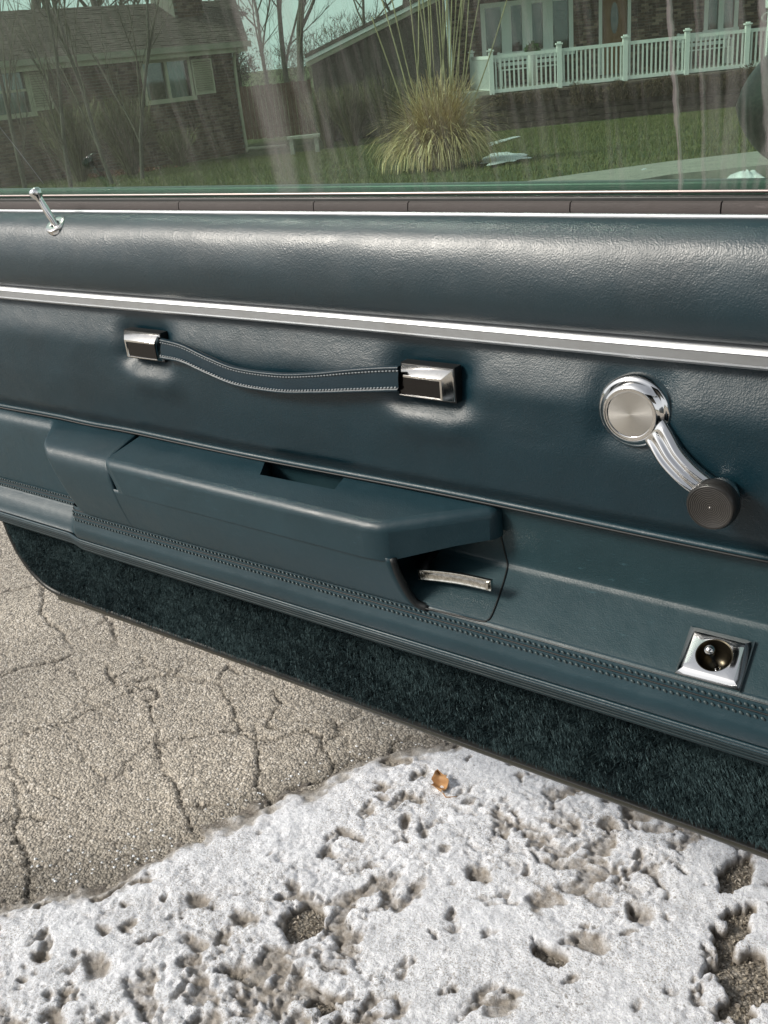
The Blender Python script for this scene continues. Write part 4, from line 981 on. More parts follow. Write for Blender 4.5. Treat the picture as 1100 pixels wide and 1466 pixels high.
def shutter(W, x0, x1, z0, z1, root, mat):
    mb = MB(); W.box(mb, x0, x0 + .05, z0, z1, .01, .05); W.box(mb, x1 - .05, x1, z0, z1, .01, .05); W.box(mb, x0 + .05, x1 - .05, z0, z0 + .06, .01, .05); W.box(mb, x0 + .05, x1 - .05, z1 - .06, z1, .01, .05); f = mb.build('shutter', mat); under(f, root)
    z = z0 + .08; k = 0; me = None
    sl_ = MB(); sl_.box((0, 0, 0), ((x1 - x0) / 2 - .052, .006, .024), [W.a, (W.n * .85 + UP * -.5), UP * .85 + W.n * .5]); me = sl_.mesh('louvre')
    while z < z1 - .07:
        o = link('louvre', me if k else me, mat if k == 0 else None, None, False); o.location = W.P((x0 + x1) / 2, z, .03); o.parent = f; z += .055; k += 1
for (u0, u1, vt, vb) in ((279, 300, 78, 131), (48, 64, 97, 152)):
    a = LW.hit(u0, vb); b = LW.hit(u1, vt); shutter(LW, a[0], b[0], R1[2] if u0 > 200 else R2[2], R1[3] if u0 > 200 else R2[3], hl, M['cream'])
mb = MB(); LW.box(mb, -4.8, x_end + .35, z_eave - .02, z_eave + .12, .38, .50); under(mb.build('gutter', M['creamd']), hl)
mb = MB(); LW.box(mb, -4.8, x_end + .30, z_eave - .14, z_eave + .02, .33, .36); under(mb.build('fascia', M['cream']), hl)
mb = MB(); LW.box(mb, -4.8, x_end + .30, z_eave - .06, z_eave - .04, -.02, .33); under(mb.build('soffit', M['cream']), hl)
xd = LW.hit(329, 70)[0]
mb = MB(); pth = [LW.P(xd, z_eave - .05, .44), LW.P(xd, z_eave - .14, .40), LW.P(xd + .02, z_eave - .36, .10), LW.P(xd + .02, zb + .22, .10), LW.P(xd + .10, zb + .12, .16), LW.P(xd + 1.15, zb + .06, .5)]; mb.tube(smoothcurve(pth, 5), .045, 8); under(mb.build('downspout', M['cream'], None, True), hl)
ridge_z = EYE[2] + (LW.hit(280, 2)[1] - EYE[2]) * 1.03
up_dir = (-LW.n * 2.6 + LW.a * 1.75 + UP * (ridge_z - z_eave)); dep = float(np.linalg.norm(up_dir)); up_dir /= dep; nr = np.cross(LW.a, up_dir); nr /= np.linalg.norm(nr); nr = nr if nr[2] > 0 else -nr
p0 = LW.P(-4.8, z_eave + .10, .42)
mb = MB(); L_ = x_end + .30 + 4.8; mb.box(p0 + LW.a * L_ / 2 + up_dir * dep / 2 - nr * .05, (L_ / 2, dep / 2, .05), [LW.a, up_dir, nr]); rf = mb.build('roof', M['shingle']); under(rf, hl)
roof_courses(hl, p0, LW.a, up_dir, nr, L_, dep, .145, M['shingle'])
mb = MB(); q = [LW.P(x_end, z_eave, -.2), LW.P(x_end, ridge_z, -2.4), LW.P(x_end, z_eave, -5.0), LW.P(x_end, zb, -5.0), LW.P(x_end, zb, -.2)]; mb.prism(q, -LW.a * .2); under(mb.build('gable_wall', M['brick']), hl)
# chimney
xc = LW.hit(288, 30)[0]; xc2 = LW.hit(330, 30)[0]
ch = MB(); LW.box(ch, xc, xc2, z_eave + .3, ridge_z + 2.2, -2.3, -1.2); under(ch.build('chimney', M['mortar']), hl)
CW = Wall(LW.P(0, 0, -1.2), LW.a); cbk = MB(); z = z_eave + .4; r = 0
while z < ridge_z + 2.2:
    x = xc + (.1 if r % 2 else 0)
    while x < xc2 - .05: CW.box(cbk, x, min(x + .2, xc2), z - .032, z + .032, 0, .015); x += .215
    z += .0747; r += 1
o = cbk.build('chimney_bricks', M['brick']); under(o, hl); o['kind'] = 'stuff'

# ---- right house
RWl = Wall(rd(0, 32.6), RT); zf = -.10
zb2 = -1.12
hr = empty('brick_house', rd(9, 32.6, zf), 'brick house with white trimmed windows, brown front door and white railed porch', 'house')
xl = RWl.hit(646, 80)[0]
def RR_(u0, v0, u1, v1): a = RWl.hit(u0, v1); b = RWl.hit(u1, v0); return (a[0], b[0], a[1], b[1])
Wp = RR_(697, 8, 814, 80); Wp = (Wp[0], Wp[1], RWl.hit(697, 82)[1], RWl.hit(697, 12)[1]); Dr = RR_(862, -45, 899, 60); Dr = (Dr[0], Dr[1], zf, 2.18); W3 = (RWl.hit(1013, 40)[0], RWl.hit(1050, 40)[0], RWl.hit(1030, 41)[1], RWl.hit(1030, -30)[1])
Wd = RR_(930, -40, 940, -5)
wall_with_bricks(RWl, xl, 17, zb2, 2.75, [Wp, Dr, W3], hr, M['brickR'])
window(RWl, Wp, hr, M['white'], 4, False, .13, False, mull=.15); window(RWl, W3, hr, M['white'], 2, True, .12, mull=.08)
mb = MB(); RWl.box(mb, Dr[0] - .10, Dr[0], Dr[2], Dr[3], -.05, .04); RWl.box(mb, Dr[1], Dr[1] + .10, Dr[2], Dr[3], -.05, .04); RWl.box(mb, Dr[0] - .1, Dr[1] + .1, Dr[3], Dr[3] + .1, -.05, .04); under(mb.build('door_frame', M['white']), hr)
mb = MB(); RWl.box(mb, Dr[0], Dr[1], Dr[2], Dr[3], -.08, -.04)
dxm = (Dr[0] + Dr[1]) / 2
for sx_ in (-1, 1): RWl.box(mb, dxm + sx_ * .27 - .06, dxm + sx_ * .27 + .06, zf + .9, zf + 1.9, -.04, -.025)
RWl.box(mb, dxm - .3, dxm + .3, zf + .15, zf + .7, -.04, -.025)
fd = mb.build('front_door', M['wood']); under(fd, hr)
mb = MB(); dw = [RWl.P(dxm + .115 * math.cos(a), RWl.hit(877, 26)[1] + .42 * math.sin(a), -.038) for a in np.linspace(0, 2 * PI, 24, endpoint=False)]; mb.prism(dw, RWl.n * .02); p = mb.build('oval_pane', M['pane']); p.parent = fd
mb = MB(); mb.lathe([(.0001, 0), (.035, .005), (.03, .05), (.0001, .06)], RWl.P(Dr[1] - .1, zf + .95, -.04), RWl.n, 16); p = mb.build('door_handle', M['chrome']); p.parent = fd
# wall lamp by the door
mb = MB(); lx, lz = RWl.hit(843, 20); RWl.box(mb, lx - .05, lx + .05, lz - .12, lz + .12, .02, .14); under(mb.build('wall_lamp', M['rubber']), hr)
mb = MB(); RWl.box(mb, xl - .4, 17, 2.62, 2.66, -.1, 2.2); under(mb.build('soffit', M['white']), hr)
ze = RWl.hit(660, 7)[1] 
mb = MB(); RWl.box(mb, xl - .5, 17.2, 2.60, 2.80, 2.2, 2.24); under(mb.build('fascia', M['white']), hr)
mb = MB(); RWl.box(mb, xl - .5, 17.2, 2.70, 2.82, 2.24, 2.36); under(mb.build('gutter', M['white']), hr)
mb = MB(); mb.prism([RWl.P(xl - .5, 2.80, 2.3), RWl.P(17.2, 2.80, 2.3), RWl.P(17.2, 5.6, -5), RWl.P(xl - .5, 5.6, -5)], UP * .12); under(mb.build('roof', M['shingle']), hr)
mb = MB(); RWl.box(mb, xl, 17, zb2, zf - .02, .0, 2.4); under(mb.build('porch_floor', M['concrete']), hr)
# gable wing to its left, wood sided, rake board climbing to the right
GW = Wall(rd(0, 31.6), RT)
g0 = GW.hit(446, 92); g1 = GW.hit(640, -6)
gw = hr
slope = (g1[1] - g0[1]) / (g1[0] - g0[0]); xg0, xg1 = g0[0], GW.hit(643, 100)[0]
mb = MB(); x = xg0; k = 0
core = MB(); core.prism([GW.P(xg0, zb2, -.05), GW.P(xg1, zb2, -.05), GW.P(xg1, g0[1] + slope * (xg1 - xg0), -.05), GW.P(xg0, g0[1], -.05)], -GW.n * 1.0); under(core.build('gable_wall', M['siding']), gw)
while x < xg1 - .05:
    xb = min(x + .19, xg1); zt = g0[1] + slope * (x - xg0); zt2 = g0[1] + slope * (xb - xg0)
    bm_ = MB(); pr = .010 + .012 * random.random(); bm_.prism([GW.P(x, zb2, -.05), GW.P(xb - .012, zb2, -.05), GW.P(xb - .012, zt2 - .02, -.05), GW.P(x, zt - .02, -.05)], GW.n * (.02 + pr)); under(bm_.build('siding_board', M['siding']), gw); x += .19
def rake(off, th, out, name, mat):
    mb = MB(); a = GW.P(xg0 - .12, g0[1] + slope * -.12 + off, .0); b = GW.P(xg1 + 1.7, g0[1] + slope * (xg1 + 1.7 - xg0) + off, .0)
    mb.prism([a, b, b + UP * th, a + UP * th], GW.n * out); under(mb.build(name, mat), gw)
rake(-.02, .12, .42, 'rake_soffit_board', M['cream']); rake(.11, .10, .50, 'rake_edge_board', M['white']); rake(.22, .05, .52, 'roof_edge', M['shingle'])
mb = MB(); a = GW.P(xg0 - .12, g0[1] + slope * -.12 + .24, .5); b = GW.P(xg1 + 1.7, g0[1] + slope * (xg1 + 1.7 - xg0) + .24, .5); mb.prism([a, b, b - GW.n * 6, a - GW.n * 6], UP * .08); under(mb.build('roof', M['shingle']), gw)
mb = MB(); mb.tube([GW.P(xg1 + .06, zb2 + .1, .1), GW.P(xg1 + .06, 2.4, .1)], .05, 8); under(mb.build('downspout', M['white'], None, True), gw)

# ---- porch railing
def railing():
    root = empty('porch_railing', rd(6, 30.1, zf), 'white vinyl porch railing with capped posts above the dark stone wall', 'railing')
    fr = Wall(rd(0, 30.1), RT); U = [703, 801, 895, 983, 1068, 1152]
    px_ = [fr.hit(u, 90)[0] for u in U]; zt = fr.hit(895, 60)[1] - .02; z0 = fr.hit(895, 116)[1] + .03
    pm = MB(); pm.box((0, 0, (zt + .12 - z0 + .1) / 2 - .1), (.065, .065, (zt + .12 - z0 + .1) / 2), [RT, -FW, UP]); pme = pm.mesh('post')
    cm_ = MB(); cm_.box((0, 0, 0), (.095, .095, .02), [RT, -FW, UP]); cm_.box((0, 0, .035), (.05, .05, .02), [RT, -FW, UP]); cme = cm_.mesh('post_cap')
    pme.materials.append(M['white']); cme.materials.append(M['white'])
    bmh = (zt - z0) / 2; b_ = MB(); b_.box((0, 0, 0), (.022, .022, bmh), [RT, -FW, UP]); bme = b_.mesh('baluster'); bme.materials.append(M['white'])
    def post(p):
        o = link('post', pme, None, None, False); o.location = Vector(p); under(o, root); c = link('post_cap', cme, None, None, False); c.location = (0, 0, zt + .12 - z0 + .03 + .0); c.parent = o
    def span(pa, pb):
        d = pb - pa; L = float(np.linalg.norm(d)); d = d / L; nrm_ = np.cross(d, UP); c = (pa + pb) / 2
        for (zz_, hh, nm) in ((zt - .02, .045, 'top_rail'), (z0 + .05, .045, 'bottom_rail')):
            mb = MB(); mb.box([c[0], c[1], zz_], (L / 2 - .066, .03, hh), [d, nrm_, UP]); under(mb.build(nm, M['white']), root)
        k = int(round(L / .124))
        for i in range(1, k):
            q = pa + d * L * i / k; o = link('baluster', bme, None, None, False); o.location = (q[0], q[1], (z0 + zt) / 2 + .0); under(o, root)
    pts = [fr.P(x, z0) for x in px_]
    for p in pts: post(p)
    for a, b in zip(pts[:-1], pts[1:]): span(a, b)
    side_ = pts[0] + FW * 2.3 - RT * .35; side_[2] = z0; post(side_); span(side_, pts[0]); return z0
zrail = railing()
# benches on the porch
def bench(u, D, label, wdt):
    p = at_d(u, 90, D); p[2] = zf; b = empty('porch_bench', p, label, 'bench', None)
    def bx_(n_, c, h): mb = MB(); mb.box(np.array(RT) * c[0] + np.array(FW) * c[1] + UP * c[2], h, [RT, FW, UP]); o = mb.build(n_, M['white'], b); return o
    for k in range(4): bx_('seat_slat', (0, -.2 + k * .12, .44), (wdt / 2, .05, .015))
    for k in range(3): bx_('back_slat', (0, .26 + k * .01, .58 + k * .14), (wdt / 2, .015, .045))
    for sx_ in (-1, 1):
        for sy_ in (-1, 1): bx_('leg', (sx_ * (wdt / 2 - .05), sy_ * .22, .215), (.035, .035, .215))
        bx_('armrest', (sx_ * (wdt / 2 - .03), 0, .66), (.035, .27, .02)); bx_('arm_post', (sx_ * (wdt / 2 - .03), -.22, .55), (.03, .03, .10)); bx_('back_post', (sx_ * (wdt / 2 - .05), .28, .68), (.03, .03, .25))
bench(760, 31.8, 'white slatted bench on the porch below the wide white window', 1.9)
bench(1008, 31.8, 'white slatted bench on the porch to the right of the brown door', 1.5)
# potted plant on the sill height behind the railing
pp_ = at_d(762, 78, 31.0); pt = empty('potted_plant', [pp_[0], pp_[1], zf], 'small green potted plant standing on the porch before the wide window', 'plant')
mb = MB(); mb.lathe([(.0001, 0), (.11, 0), (.15, .75), (.15, .80), (.12, .80), (.11, .76)], (0, 0, 0), UP, 20, True); mb.build('pot', M['white'], pt, True)
V = []
for _ in range(260):
    a = rng.normal(size=3); a /= np.linalg.norm(a); c = np.array([0, 0, .92]) + a * [.2, .2, .13] * rng.random() ** .4; s = rng.normal(size=3) * .05; s2 = rng.normal(size=3) * .05; V.append([c - s, c + s, c + s2])
tris('foliage', np.array(V), _isl('plant_leaves', [(0., (.03, .09, .02)), (1., (.09, .20, .05))], .5), pt)

# ---- retaining wall of stacked stone in front of the porch
SWl = Wall(rd(0, 29.6), RT); rw = empty('retaining_wall', rd(9, 29.6, -1.15), 'low dark stacked stone retaining wall under the white railing', 'wall')
ztop_w = zrail - .06; zlo = [SWl.hit(706, 186)[1], SWl.hit(800, 176)[1], SWl.hit(1060, 140)[1]]
z = min(zlo) - .05; r = 0; xa0 = SWl.hit(690, 150)[0]; xb0 = SWl.hit(1160, 100)[0]; sm_c = []
for k in range(6):
    s_ = MB(); s_.box((0, 0, 0), (.5, .10, .5), [RT, FW, UP]); me = s_.mesh('stone'); bmx = bmesh.new(); bmx.from_mesh(me); bmesh.ops.bevel(bmx, geom=list(bmx.edges), offset=.05, segments=1, affect='EDGES'); bmx.to_mesh(me); bmx.free(); me.materials.append(M['stone']); sm_c.append(me)
rows_n = 5; hh = (ztop_w - z) / rows_n
mb = MB(); SWl.box(mb, xa0, xb0, z - .3, ztop_w - .02, -.6, -.06); under(mb.build('backing', M['stone']), rw)
for r in range(rows_n):
    x = xa0 - random.random() * .2
    while x < xb0:
        L = random.uniform(.28, .55); o = link('stone', random.choice(sm_c), None, None, False)
        p = SWl.P(x + L / 2, z + hh * (r + .5), random.uniform(-.02, .03) - .02 * r); me_ = o
        o.location = p; o.scale = (1, 1, 1); 
        S3 = Matrix.Identity(3); Rm = Matrix((RT, FW, UP)).transposed(); Sc = Matrix.Diagonal((L - .02, 1, hh - .018)); Mx = (Rm @ Sc @ Rm.transposed()).to_4x4(); o.matrix_world = Matrix.Translation(p) @ Mx
        o.parent = rw; o.matrix_parent_inverse = Matrix.Translation(-Vector(rw.location)); x += L
mb = MB(); SWl.box(mb, xa0, xb0, ztop_w - .02, ztop_w + .03, -.6, .06); under(mb.build('coping', M['stone']), rw)
# return of the wall at its left end
# ---- low dried hedge along the wall top
def twig_cloud(n, cfun, ln, wd, upb=.6):
    V = []
    for _ in range(n):
        c = cfun(); d = rng.normal(size=3); d[2] = abs(d[2]) + upb; d /= np.linalg.norm(d); s = np.cross(d, rng.normal(size=3)); s /= np.linalg.norm(s); l = ln * rng.uniform(.5, 1.3); V.append([c - s * wd, c + s * wd, c + d * l])
    return np.array(V)
hx0, hx1 = SWl.hit(815, 140)[0], SWl.hit(1075, 110)[0]
hd = empty('dry_hedge', SWl.P((hx0 + hx1) / 2, ztop_w, .1), 'low row of dried brown shrubs along the foot of the white railing', 'hedge')
def _hc():
    x = rng.uniform(hx0, hx1); k = .5 + .5 * vnoise(np.array(x * 2.2), np.array(3.), 5); return SWl.P(x, ztop_w - .42 + rng.random() ** 1.2 * .62 * k, .08 + rng.uniform(0, .3))
o = tris('foliage', twig_cloud(9000, _hc, .09, .011), M['dryleaf']); under(o, hd)
hx0, hx1 = SWl.hit(700, 140)[0], SWl.hit(800, 140)[0]
hd = empty('dry_hedge', SWl.P((hx0 + hx1) / 2, ztop_w, .1), 'sparse dried plants trailing over the left end of the stone wall', 'hedge')
o = tris('foliage', twig_cloud(1600, lambda: SWl.P(rng.uniform(hx0, hx1), ztop_w - .25 + rng.random() * .3, .08 + rng.uniform(0, .25)), .08, .009), M['dryleaf']); under(o, hd)

# ---- concrete walk with snow
def sheet(name, pix, mat, lift, label=None, cat=None, kind='structure', th=None):
    pts = [at_t(u, v) for (u, v) in pix]; mb = MB(); cen = sum(pts) / len(pts)
    pts = [p + UP * lift for p in pts]; mb.prism(pts, UP * -(th or .12)); o = mb.build(name, mat); tag(o, label, cat, kind=kind); return o
sheet('front_walk', [(640, 288), (700, 275), (830, 256), (960, 238), (1100, 222), (1250, 206), (1250, 226), (1100, 241), (960, 254), (830, 276)], M['concrete'], .05)
sheet('street_kerb', [(830, 285), (960, 263), (1100, 249), (1250, 236), (1250, 240), (1100, 254), (960, 268), (830, 291)], M['concrete'], .10)
def snow_patch(pix, label, hgt=.06):
    pts = [at_t(u, v) for (u, v) in pix]; cen = sum(pts) / len(pts); rows = []
    K = 40; m_ = len(pts); ring = smoothcurve(pts + [pts[0]], 8)[:-1]
    for f, hh in ((1.0, -.02), (.93, .35), (.75, .75), (.5, .95), (.25, 1.), (.02, 1.)):
        rows.append([cen + (p - cen) * f * (1 + .55 * (vnoise(np.array(i * .30), np.array(f * 1.2), 3) - .5)) + UP * (hh * hgt * (.7 + .6 * float(vnoise(np.array(i * .5), np.array(f * 5), 8)))) for i, p in enumerate(ring)])
    for r in rows: r.append(r[0])
    mb = MB(); mb.grid(np.array(rows)); o = mb.build('snow_patch', M['fsnow'], None, True); return tag(o, label, 'snow patch')
snow_patch([(692, 230), (700, 222), (722, 219), (752, 220), (757, 225), (738, 231), (715, 234), (697, 235)], 'oval patch of leftover snow on the lawn to the right of the straw grass', .02)
snow_patch([(700, 205), (730, 197), (742, 196), (720, 203), (705, 208)], 'thin faint streak of snow on the lawn up by the stone wall', .012)
snow_patch([(1040, 262), (1046, 250), (1062, 245), (1085, 250), (1100, 262), (1070, 266)], 'heap of ploughed snow beside the walk at far right', .07)
snow_patch([(820, 265), (850, 259), (888, 256), (884, 259), (850, 264), (830, 268)], 'long thin strip of snow along the walk edge', .02)
snow_patch([(912, 251), (926, 248), (930, 250), (917, 253)], 'tiny white snow spot between the lawn and the walk', .05)

# ---- grass blades over the lawn
n = 120000
r_ = rng.uniform(-9, 11, n); D_ = 8.2 + (rng.random(n) ** .8) * 20.5; 
base = RT[None] * r_[:, None] + FW[None] * D_[:, None]; base[:, 2] = terr(D_) - .035 + .05 * (fbm(r_ * .3, D_ * .3, 3) - .5) * sst(9, 14, D_)
ok = np.ones(n, bool)
w0 = np.array([at_t(u, v) for (u, v) in [(640, 290), (830, 252), (1100, 218), (1300, 196)]]); wr = [(p.dot(RT), p.dot(FW)) for p in w0]
ok &= D_ > np.interp(r_, [p[0] for p in wr], [p[1] for p in wr], left=0) + .05
base = base[ok]; n = len(base); d = rng.normal(0, .35, (n, 3)); d[:, 2] = 1; L = rng.uniform(.03, .085, n); s = rng.normal(size=(n, 3)); s[:, 2] = 0; s /= np.linalg.norm(s, axis=1)[:, None]
V = np.stack([base - s * .006, base + s * .006, base + d * L[:, None]], 1)
tag(tris('grass', V, M['blade']), 'short winter grass of the front lawns', 'grass', kind='stuff')

# ---- pampas grass
pc = at_t(632, 238); pg = empty('pampas_grass', pc, 'large clump of dry straw coloured ornamental grass with tall bare stalks', 'ornamental grass')
V = []
for _ in range(3400):
    a = random.random() * 2 * PI; r0 = random.random() ** .6 * .22; p = np.array([math.cos(a) * r0, math.sin(a) * r0, 0]); lean = random.uniform(.1, 1.5); az = a + random.gauss(0, 1.1); hd_ = np.array([math.cos(az), math.sin(az), 0])
    Lb = random.uniform(.6, 1.3); wd = random.uniform(.005, .010); sv = np.array([-hd_[1], hd_[0], 0]) * wd; prev = p
    K = 6; ang_ = PI / 2 - lean * .35; q = p.copy(); pts = [q.copy()]
    for k in range(K): ang_ -= lean * (.42) * (k / K + .25); q = q + (hd_ * math.cos(ang_) + UP * math.sin(ang_)) * Lb / K; q[2] = max(q[2], .02); pts.append(q.copy())
    for k in range(K):
        w1_, w2_ = 1 - k / K * .6, 1 - (k + 1) / K * .75; V.append([pts[k] - sv * w1_, pts[k] + sv * w1_, pts[k + 1] + sv * w2_, pts[k + 1] - sv * w2_])
me_o = tris('leaf_blades', np.array(V), M['pampas'], pg, per=4); me_o['kind'] = 'stuff'
for (ub, ut, vt) in [(601, 548, 2), (612, 566, 20), (596, 600, -30), (622, 596, -30), (618, 612, -30), (628, 615, -20), (636, 622, -30), (630, 634, -30), (640, 628, -10), (645, 648, -30), (640, 655, -30), (650, 640, -20), (648, 668, -25), (655, 690, -20), (660, 732, -20), (652, 672, -10), (610, 585, -30), (625, 606, 5), (634, 640, 0), (643, 660, 4), (590, 545, 60), (655, 664, -30)]:
    a = at_d(ub, 195, pc.dot(FW) + random.uniform(-.15, .2)) - pc; b = at_d(ut, vt, pc.dot(FW) + random.uniform(-.3, .3)) - pc; a0 = a * [.5, .5, 0]; md = (a + b) / 2 + (a - b) * 0 + RT * random.uniform(-.03, .03)
    mb = MB(); mb.tube(smoothcurve([a0, a, md, b, b + (b - md) * .5], 3), [.011] + [.010] * 3 + [.009] * 9, 5); mb.build('stalk', M['pampas_stalk'] if 'pampas_stalk' in M else M.setdefault('pampas_stalk', simple('dry_straw_stalk', [(.3, (.26, .22, .12)), (.7, (.45, .39, .24))], 10, .7)), pg, True)

# ---- trees
def tree(name, base, h, label, cat='tree', spread=.5, r0=.1, depth=5, seed=1, lean=(0, 0), mat=None, nb=4, group=None, twist=1., first=.25):
    R = random.Random(seed); root = empty(name, base, label, cat, group); tr = MB(); cr = MB()
    def grow(mb_, p, d, L, r, lv):
        pts = [p]; K = 5; dd_ = d.copy()
        for k in range(K):
            dd_ = dd_ + np.array([R.gauss(0, .07), R.gauss(0, .07), R.gauss(.015, .03)]) * twist; dd_ /= np.linalg.norm(dd_); pts.append(pts[-1] + dd_ * L / K)
        rad = [r * (1 - .62 * k / K) for k in range(K + 1)]; mb_.tube(pts, rad, 7 if lv == 0 else (5 if lv < 3 else 3), cap=False)
        if lv >= depth: return
        for j in range(nb + (2 if lv == 0 else 0)):
            f = (first if lv == 0 else .2) + (1 - (first if lv == 0 else .2)) * (j + R.random() * .7) / (nb + (2 if lv == 0 else 0)); f = min(f, .98); i = int(f * K); q = pts[i] + (pts[i + 1] - pts[i]) * (f * K - i)
            a = R.random() * 2 * PI; per = np.array([math.cos(a), math.sin(a), 0]); nd = dd_ * (1 - spread * .55) + per * spread * R.uniform(.6, 1.1) + UP * .12; nd /= np.linalg.norm(nd)
            grow(cr, q, nd, L * R.uniform(.42, .62), max(rad[i] * .55, .006), lv + 1)
    grow(tr, np.zeros(3), np.array([lean[0], lean[1], 1.]), h, r0, 0)
    tr.build('trunk', mat or M['bark'], root, True); cr.build('crown', mat or M['twig'], root, True); return root
def gr(u, v, D, z=None): p = at_d(u, v, D); p[2] = float(terr(D)) if z is None else z; return p
tree('bare_tree', gr(436, 190, 42), 8.5, 'taller bare tree in the gap between the two houses, left of the gable', r0=.16, depth=4, seed=3, spread=.55, nb=5)
tree('bare_tree', gr(424, 190, 46), 8.2, 'second bare tree in the gap, leaning left of its taller neighbour', r0=.14, depth=4, seed=8, spread=.5, lean=(-.22 * RT[0], -.22 * RT[1]), nb=5)
tree('bare_tree', gr(395, 190, 50), 7.5, 'thin bare tree against the sky beside the dark evergreen', r0=.11, depth=4, seed=12, spread=.6, nb=5)
tree('bare_tree', gr(522, 120, 55), 6.4, 'small bare tree top showing over the low end of the gable roof', r0=.12, depth=4, seed=21, spread=.7, nb=5, first=.5)
tree('bare_tree', gr(585, 120, 50), 7.5, 'dark bare tree behind the rising roof edge', r0=.16, depth=4, seed=25, spread=.7, nb=6, first=.4)
tree('bare_tree', gr(60, 120, 44), 9.5, 'thick forked bare tree rising behind the left house roof, leftmost', r0=.30, depth=4, seed=31, spread=.65, nb=5, first=.15)
tree('bare_tree', gr(105, 120, 46), 9.0, 'bare tree behind the left house roof, second from the left', r0=.22, depth=4, seed=34, spread=.65, nb=5, first=.15)
tree('bare_tree', gr(170, 120, 43), 9.0, 'bare tree behind the middle of the left house roof', r0=.20, depth=4, seed=37, spread=.6, nb=5, first=.15)
tree('bare_tree', gr(235, 120, 47), 8.5, 'bare tree behind the roof near its brick chimney', r0=.17, depth=4, seed=39, spread=.6, nb=5, first=.15)
# young bare trees before the left house
for (u, vb, D, h, sd, la) in ((95, 240, 19, 3.6, 51, 'slender dark bare sapling in front of the left window of the left house'), (30, 245, 18, 3.3, 52, 'leftmost slender bare sapling at the edge of the photo'), (155, 235, 20, 4.2, 53, 'bare sapling between the two windows of the left house'), (200, 235, 21, 4.2, 55, 'dark bare sapling just left of the curtained window')):
    tree('bare_sapling', gr(u, vb, D), h, la, 'sapling', r0=.045, depth=3, seed=sd, spread=.35, nb=4, first=.1)
# multi-stemmed bare shrubs
def shrub(u, v, D, hgt, wid_, n, label, lift=0):
    c = gr(u, v, D); o_ = empty('bare_shrub', c, label, 'shrub'); V = []
    for _ in range(n):
        a = random.random() * 2 * PI; ln = random.random() ** .7 * wid_; p = np.array([math.cos(a), math.sin(a), 0]) * .12 * random.random(); e = np.array([math.cos(a) * ln, math.sin(a) * ln, hgt * random.uniform(.5, 1.)]); m__ = (p + e) / 2 + np.array([random.gauss(0, .05), random.gauss(0, .05), .08 * hgt]); w_ = random.uniform(.004, .010); s = np.array([-math.sin(a + .4), math.cos(a + .4), 0]) * w_
        for (x_, y_) in ((p, m__), (m__, e)): V.append([x_ - s, x_ + s, y_ + s * .6, y_ - s * .6])
        for _k in range(5):
            t_ = random.uniform(.3, 1); q = m__ * (1 - t_) + e * t_; q2 = q + np.array([random.gauss(0, .12), random.gauss(0, .12), random.uniform(.0, .25)]); V.append([q - s * .6, q + s * .6, q2 + s * .2, q2 - s * .2])
    x = tris('branches', np.array(V), M['shrub'], o_, per=4); return o_
shrub(185, 228, 23.5, 1.7, .9, 420, 'olive brown bare shrub under the curtained window of the left house')
shrub(110, 232, 22.5, 1.6, .9, 420, 'olive brown bare shrub left of the two before the left house')
shrub(255, 222, 26, .9, .6, 200, 'small low bare shrub by the brick wall near the downspout')
shrub(505, 205, 29, 1.6, .9, 420, 'bare shrub before the dark sided gable wall, left of the straw grass')
shrub(470, 205, 29.3, 1.5, .8, 360, 'bare shrub at the left corner of the dark sided gable wall')
shrub(555, 205, 29, 1.7, .9, 380, 'bare shrub before the gable wall just behind the straw grass')
# evergreen
cb_ = gr(352, 190, 38); ev = empty('evergreen_tree', cb_, 'dark loose evergreen tree beside the end of the left house', 'tree')
mb = MB(); mb.tube([(0, 0, 0), (.05, 0, 3), (0, .05, 6.2)], [.13, .09, .02], 8); mb.build('trunk', M['bark'], ev, True)
V = []
for _ in range(120):
    z = random.uniform(.3, 6.2); a = random.random() * 2 * PI; ln = (1.25 * (1 - (z / 6.8) ** 1.6) + .15) * random.uniform(.5, 1.1)
    for k in range(70):
        t_ = random.random() ** .7; q = np.array([math.cos(a) * ln * t_, math.sin(a) * ln * t_, z + .25 * t_ - .2 * t_ * t_]) + rng.normal(0, .07, 3); d = rng.normal(size=3) * .05; e = rng.normal(size=3) * .018; V.append([q - e, q + e, q + d])
tris('crown', np.array(V), M['needles'], ev)
V = []
for _ in range(40):
    cr0 = random.uniform(-24, 18); D0 = random.uniform(58, 80); th = random.uniform(2.4, 4.6)
    for k in range(1100):
        f = random.random() ** .8; q = rd(cr0 + random.gauss(0, .9) * (.3 + f), D0 + random.gauss(0, .8), -1.12 + th * f); d = rng.normal(size=3) * [.25, .25, .2] + UP * .35; e = rng.normal(size=3); e = np.cross(d, e); e *= .016 / (np.linalg.norm(e) + 1e-9); V.append([q - e, q + e, q + d])
tag(tris('far_woodland', np.array(V), M['twig']), 'far off leafless woodland behind the houses', 'woodland', kind='stuff')
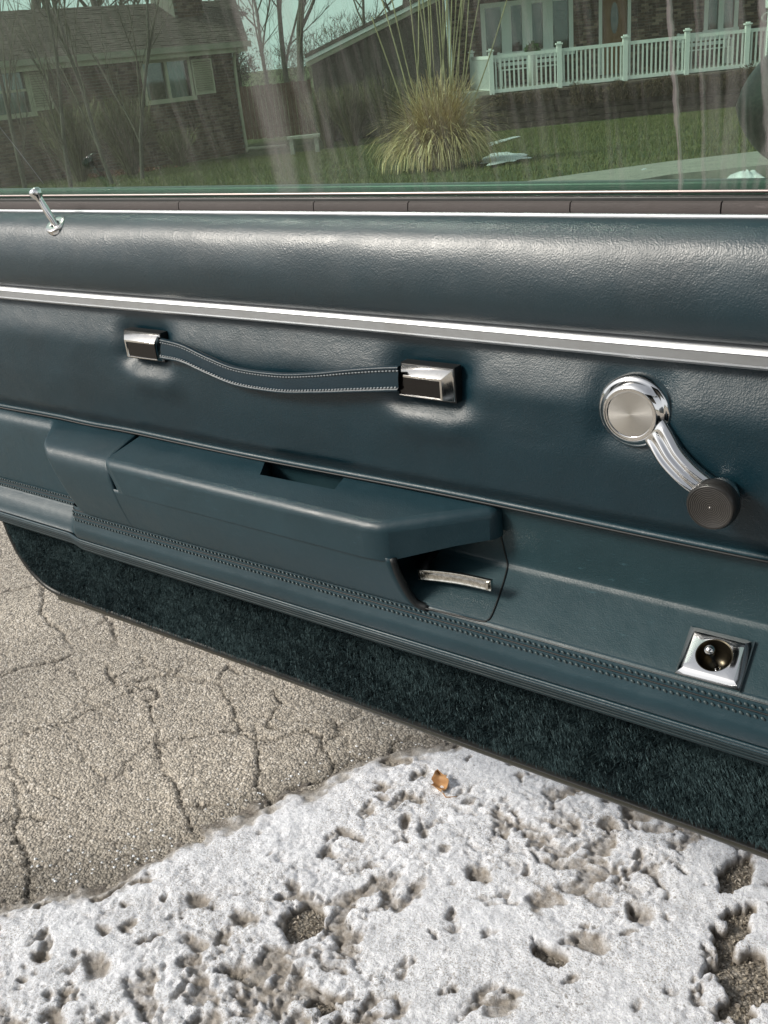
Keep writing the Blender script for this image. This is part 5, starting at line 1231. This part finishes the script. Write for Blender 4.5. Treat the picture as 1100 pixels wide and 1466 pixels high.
# wooden fence between the houses
fw0 = gr(345, 190, 36); FWl = Wall(rd(0, 36), RT); x0, x1 = FWl.hit(346, 180)[0], FWl.hit(452, 180)[0]; zt = FWl.hit(390, 120)[1]; zbt = -1.12
fe = empty('wooden_fence', FWl.P((x0 + x1) / 2, zbt), 'red brown upright board fence closing the gap between the houses', 'fence')
bm_ = MB(); bm_.box((0, 0, (zt - zbt) / 2), (.066, .011, (zt - zbt) / 2), [RT, FW, UP]); me = bm_.mesh('board'); me.materials.append(M['fence']); x = x0
while x < x1: o = link('board', me, None, None, False); o.location = FWl.P(x, zbt + random.uniform(-.02, .02), random.uniform(0, .012)); under(o, fe); x += .145
for z in (zbt + .35, zt - .35): mb = MB(); FWl.box(mb, x0, x1, z - .04, z + .04, -.06, -.015); under(mb.build('fence_rail', M['fence']), fe)
# stone garden bench in the gap, pale
gb = gr(437, 213, 27); b = empty('garden_bench', gb, 'small pale bench on the lawn in the gap between the houses', 'bench')
for nm, c, h in (('seat', (0, 0, .40), (.42, .18, .03)), ('leg', (-.32, 0, .185), (.05, .14, .185)), ('leg', (.32, 0, .185), (.05, .14, .185))):
    mb = MB(); mb.box(RT * c[0] + FW * c[1] + UP * c[2], h, [RT, FW, UP]); mb.build(nm, M['concrete'], b)
# leaf litter on the lawn before the left house
lc = at_t(168, 250); V = []
for _ in range(1500):
    p = lc + RT * random.gauss(0, .45) + FW * random.gauss(0, .5); p[2] = float(terr(p.dot(FW))) + .03 + random.random() * .04; d = rng.normal(size=3) * .03; e = rng.normal(size=3) * .03; V.append([p - d, p + d, p + e])
tag(tris('leaf_litter', np.array(V), M['redleaf']), 'patch of red brown fallen leaves on the lawn before the left house', 'leaf litter', kind='stuff')
# lamp post by the front walk, far right
lp = at_d(1094, 130, 20); lp[2] = float(terr(20)); l = empty('lamp_post', lp, 'pale lamp post with a scrolled bracket at the right edge of the photo', 'lamp post')
hz = at_d(1096, 14, 20)[2] - lp[2]
mb = MB(); mb.tube([(0, 0, 0), (0, 0, hz)], .022, 10); mb.build('post', M['white'], l, True)
mb = MB(); mb.lathe([(.02, 0), (.07, .03), (.09, .26), (.11, .27), (.03, .36), (.001, .40)], (0, 0, hz), UP, 8); mb.build('lantern', M['white'], l)
mb = MB(); sc = [RT * -.10 * math.cos(a) * (1 - a / 9) - RT * .02 + UP * (hz - .12 + .07 * math.sin(a)) for a in np.linspace(-1.5, 4.5, 18)]; mb.tube(sc, .010, 6); mb.build('bracket', M['white'], l, True)

# families of like things share a group
for pre, g in (('bare_tree', 'bare trees behind the houses'), ('bare_sapling', 'bare saplings before the left house'), ('bare_shrub', 'bare shrubs along the house walls'), ('snow_patch', 'leftover snow on the lawn'),
               ('porch_bench', 'white benches on the porch'), ('brick_house', 'brick houses across the lawn'), ('dry_hedge', 'dried plants along the stone wall')):
    for o in bpy.data.objects:
        if o.parent is None and o.name.split('.')[0] == pre: o['group'] = g
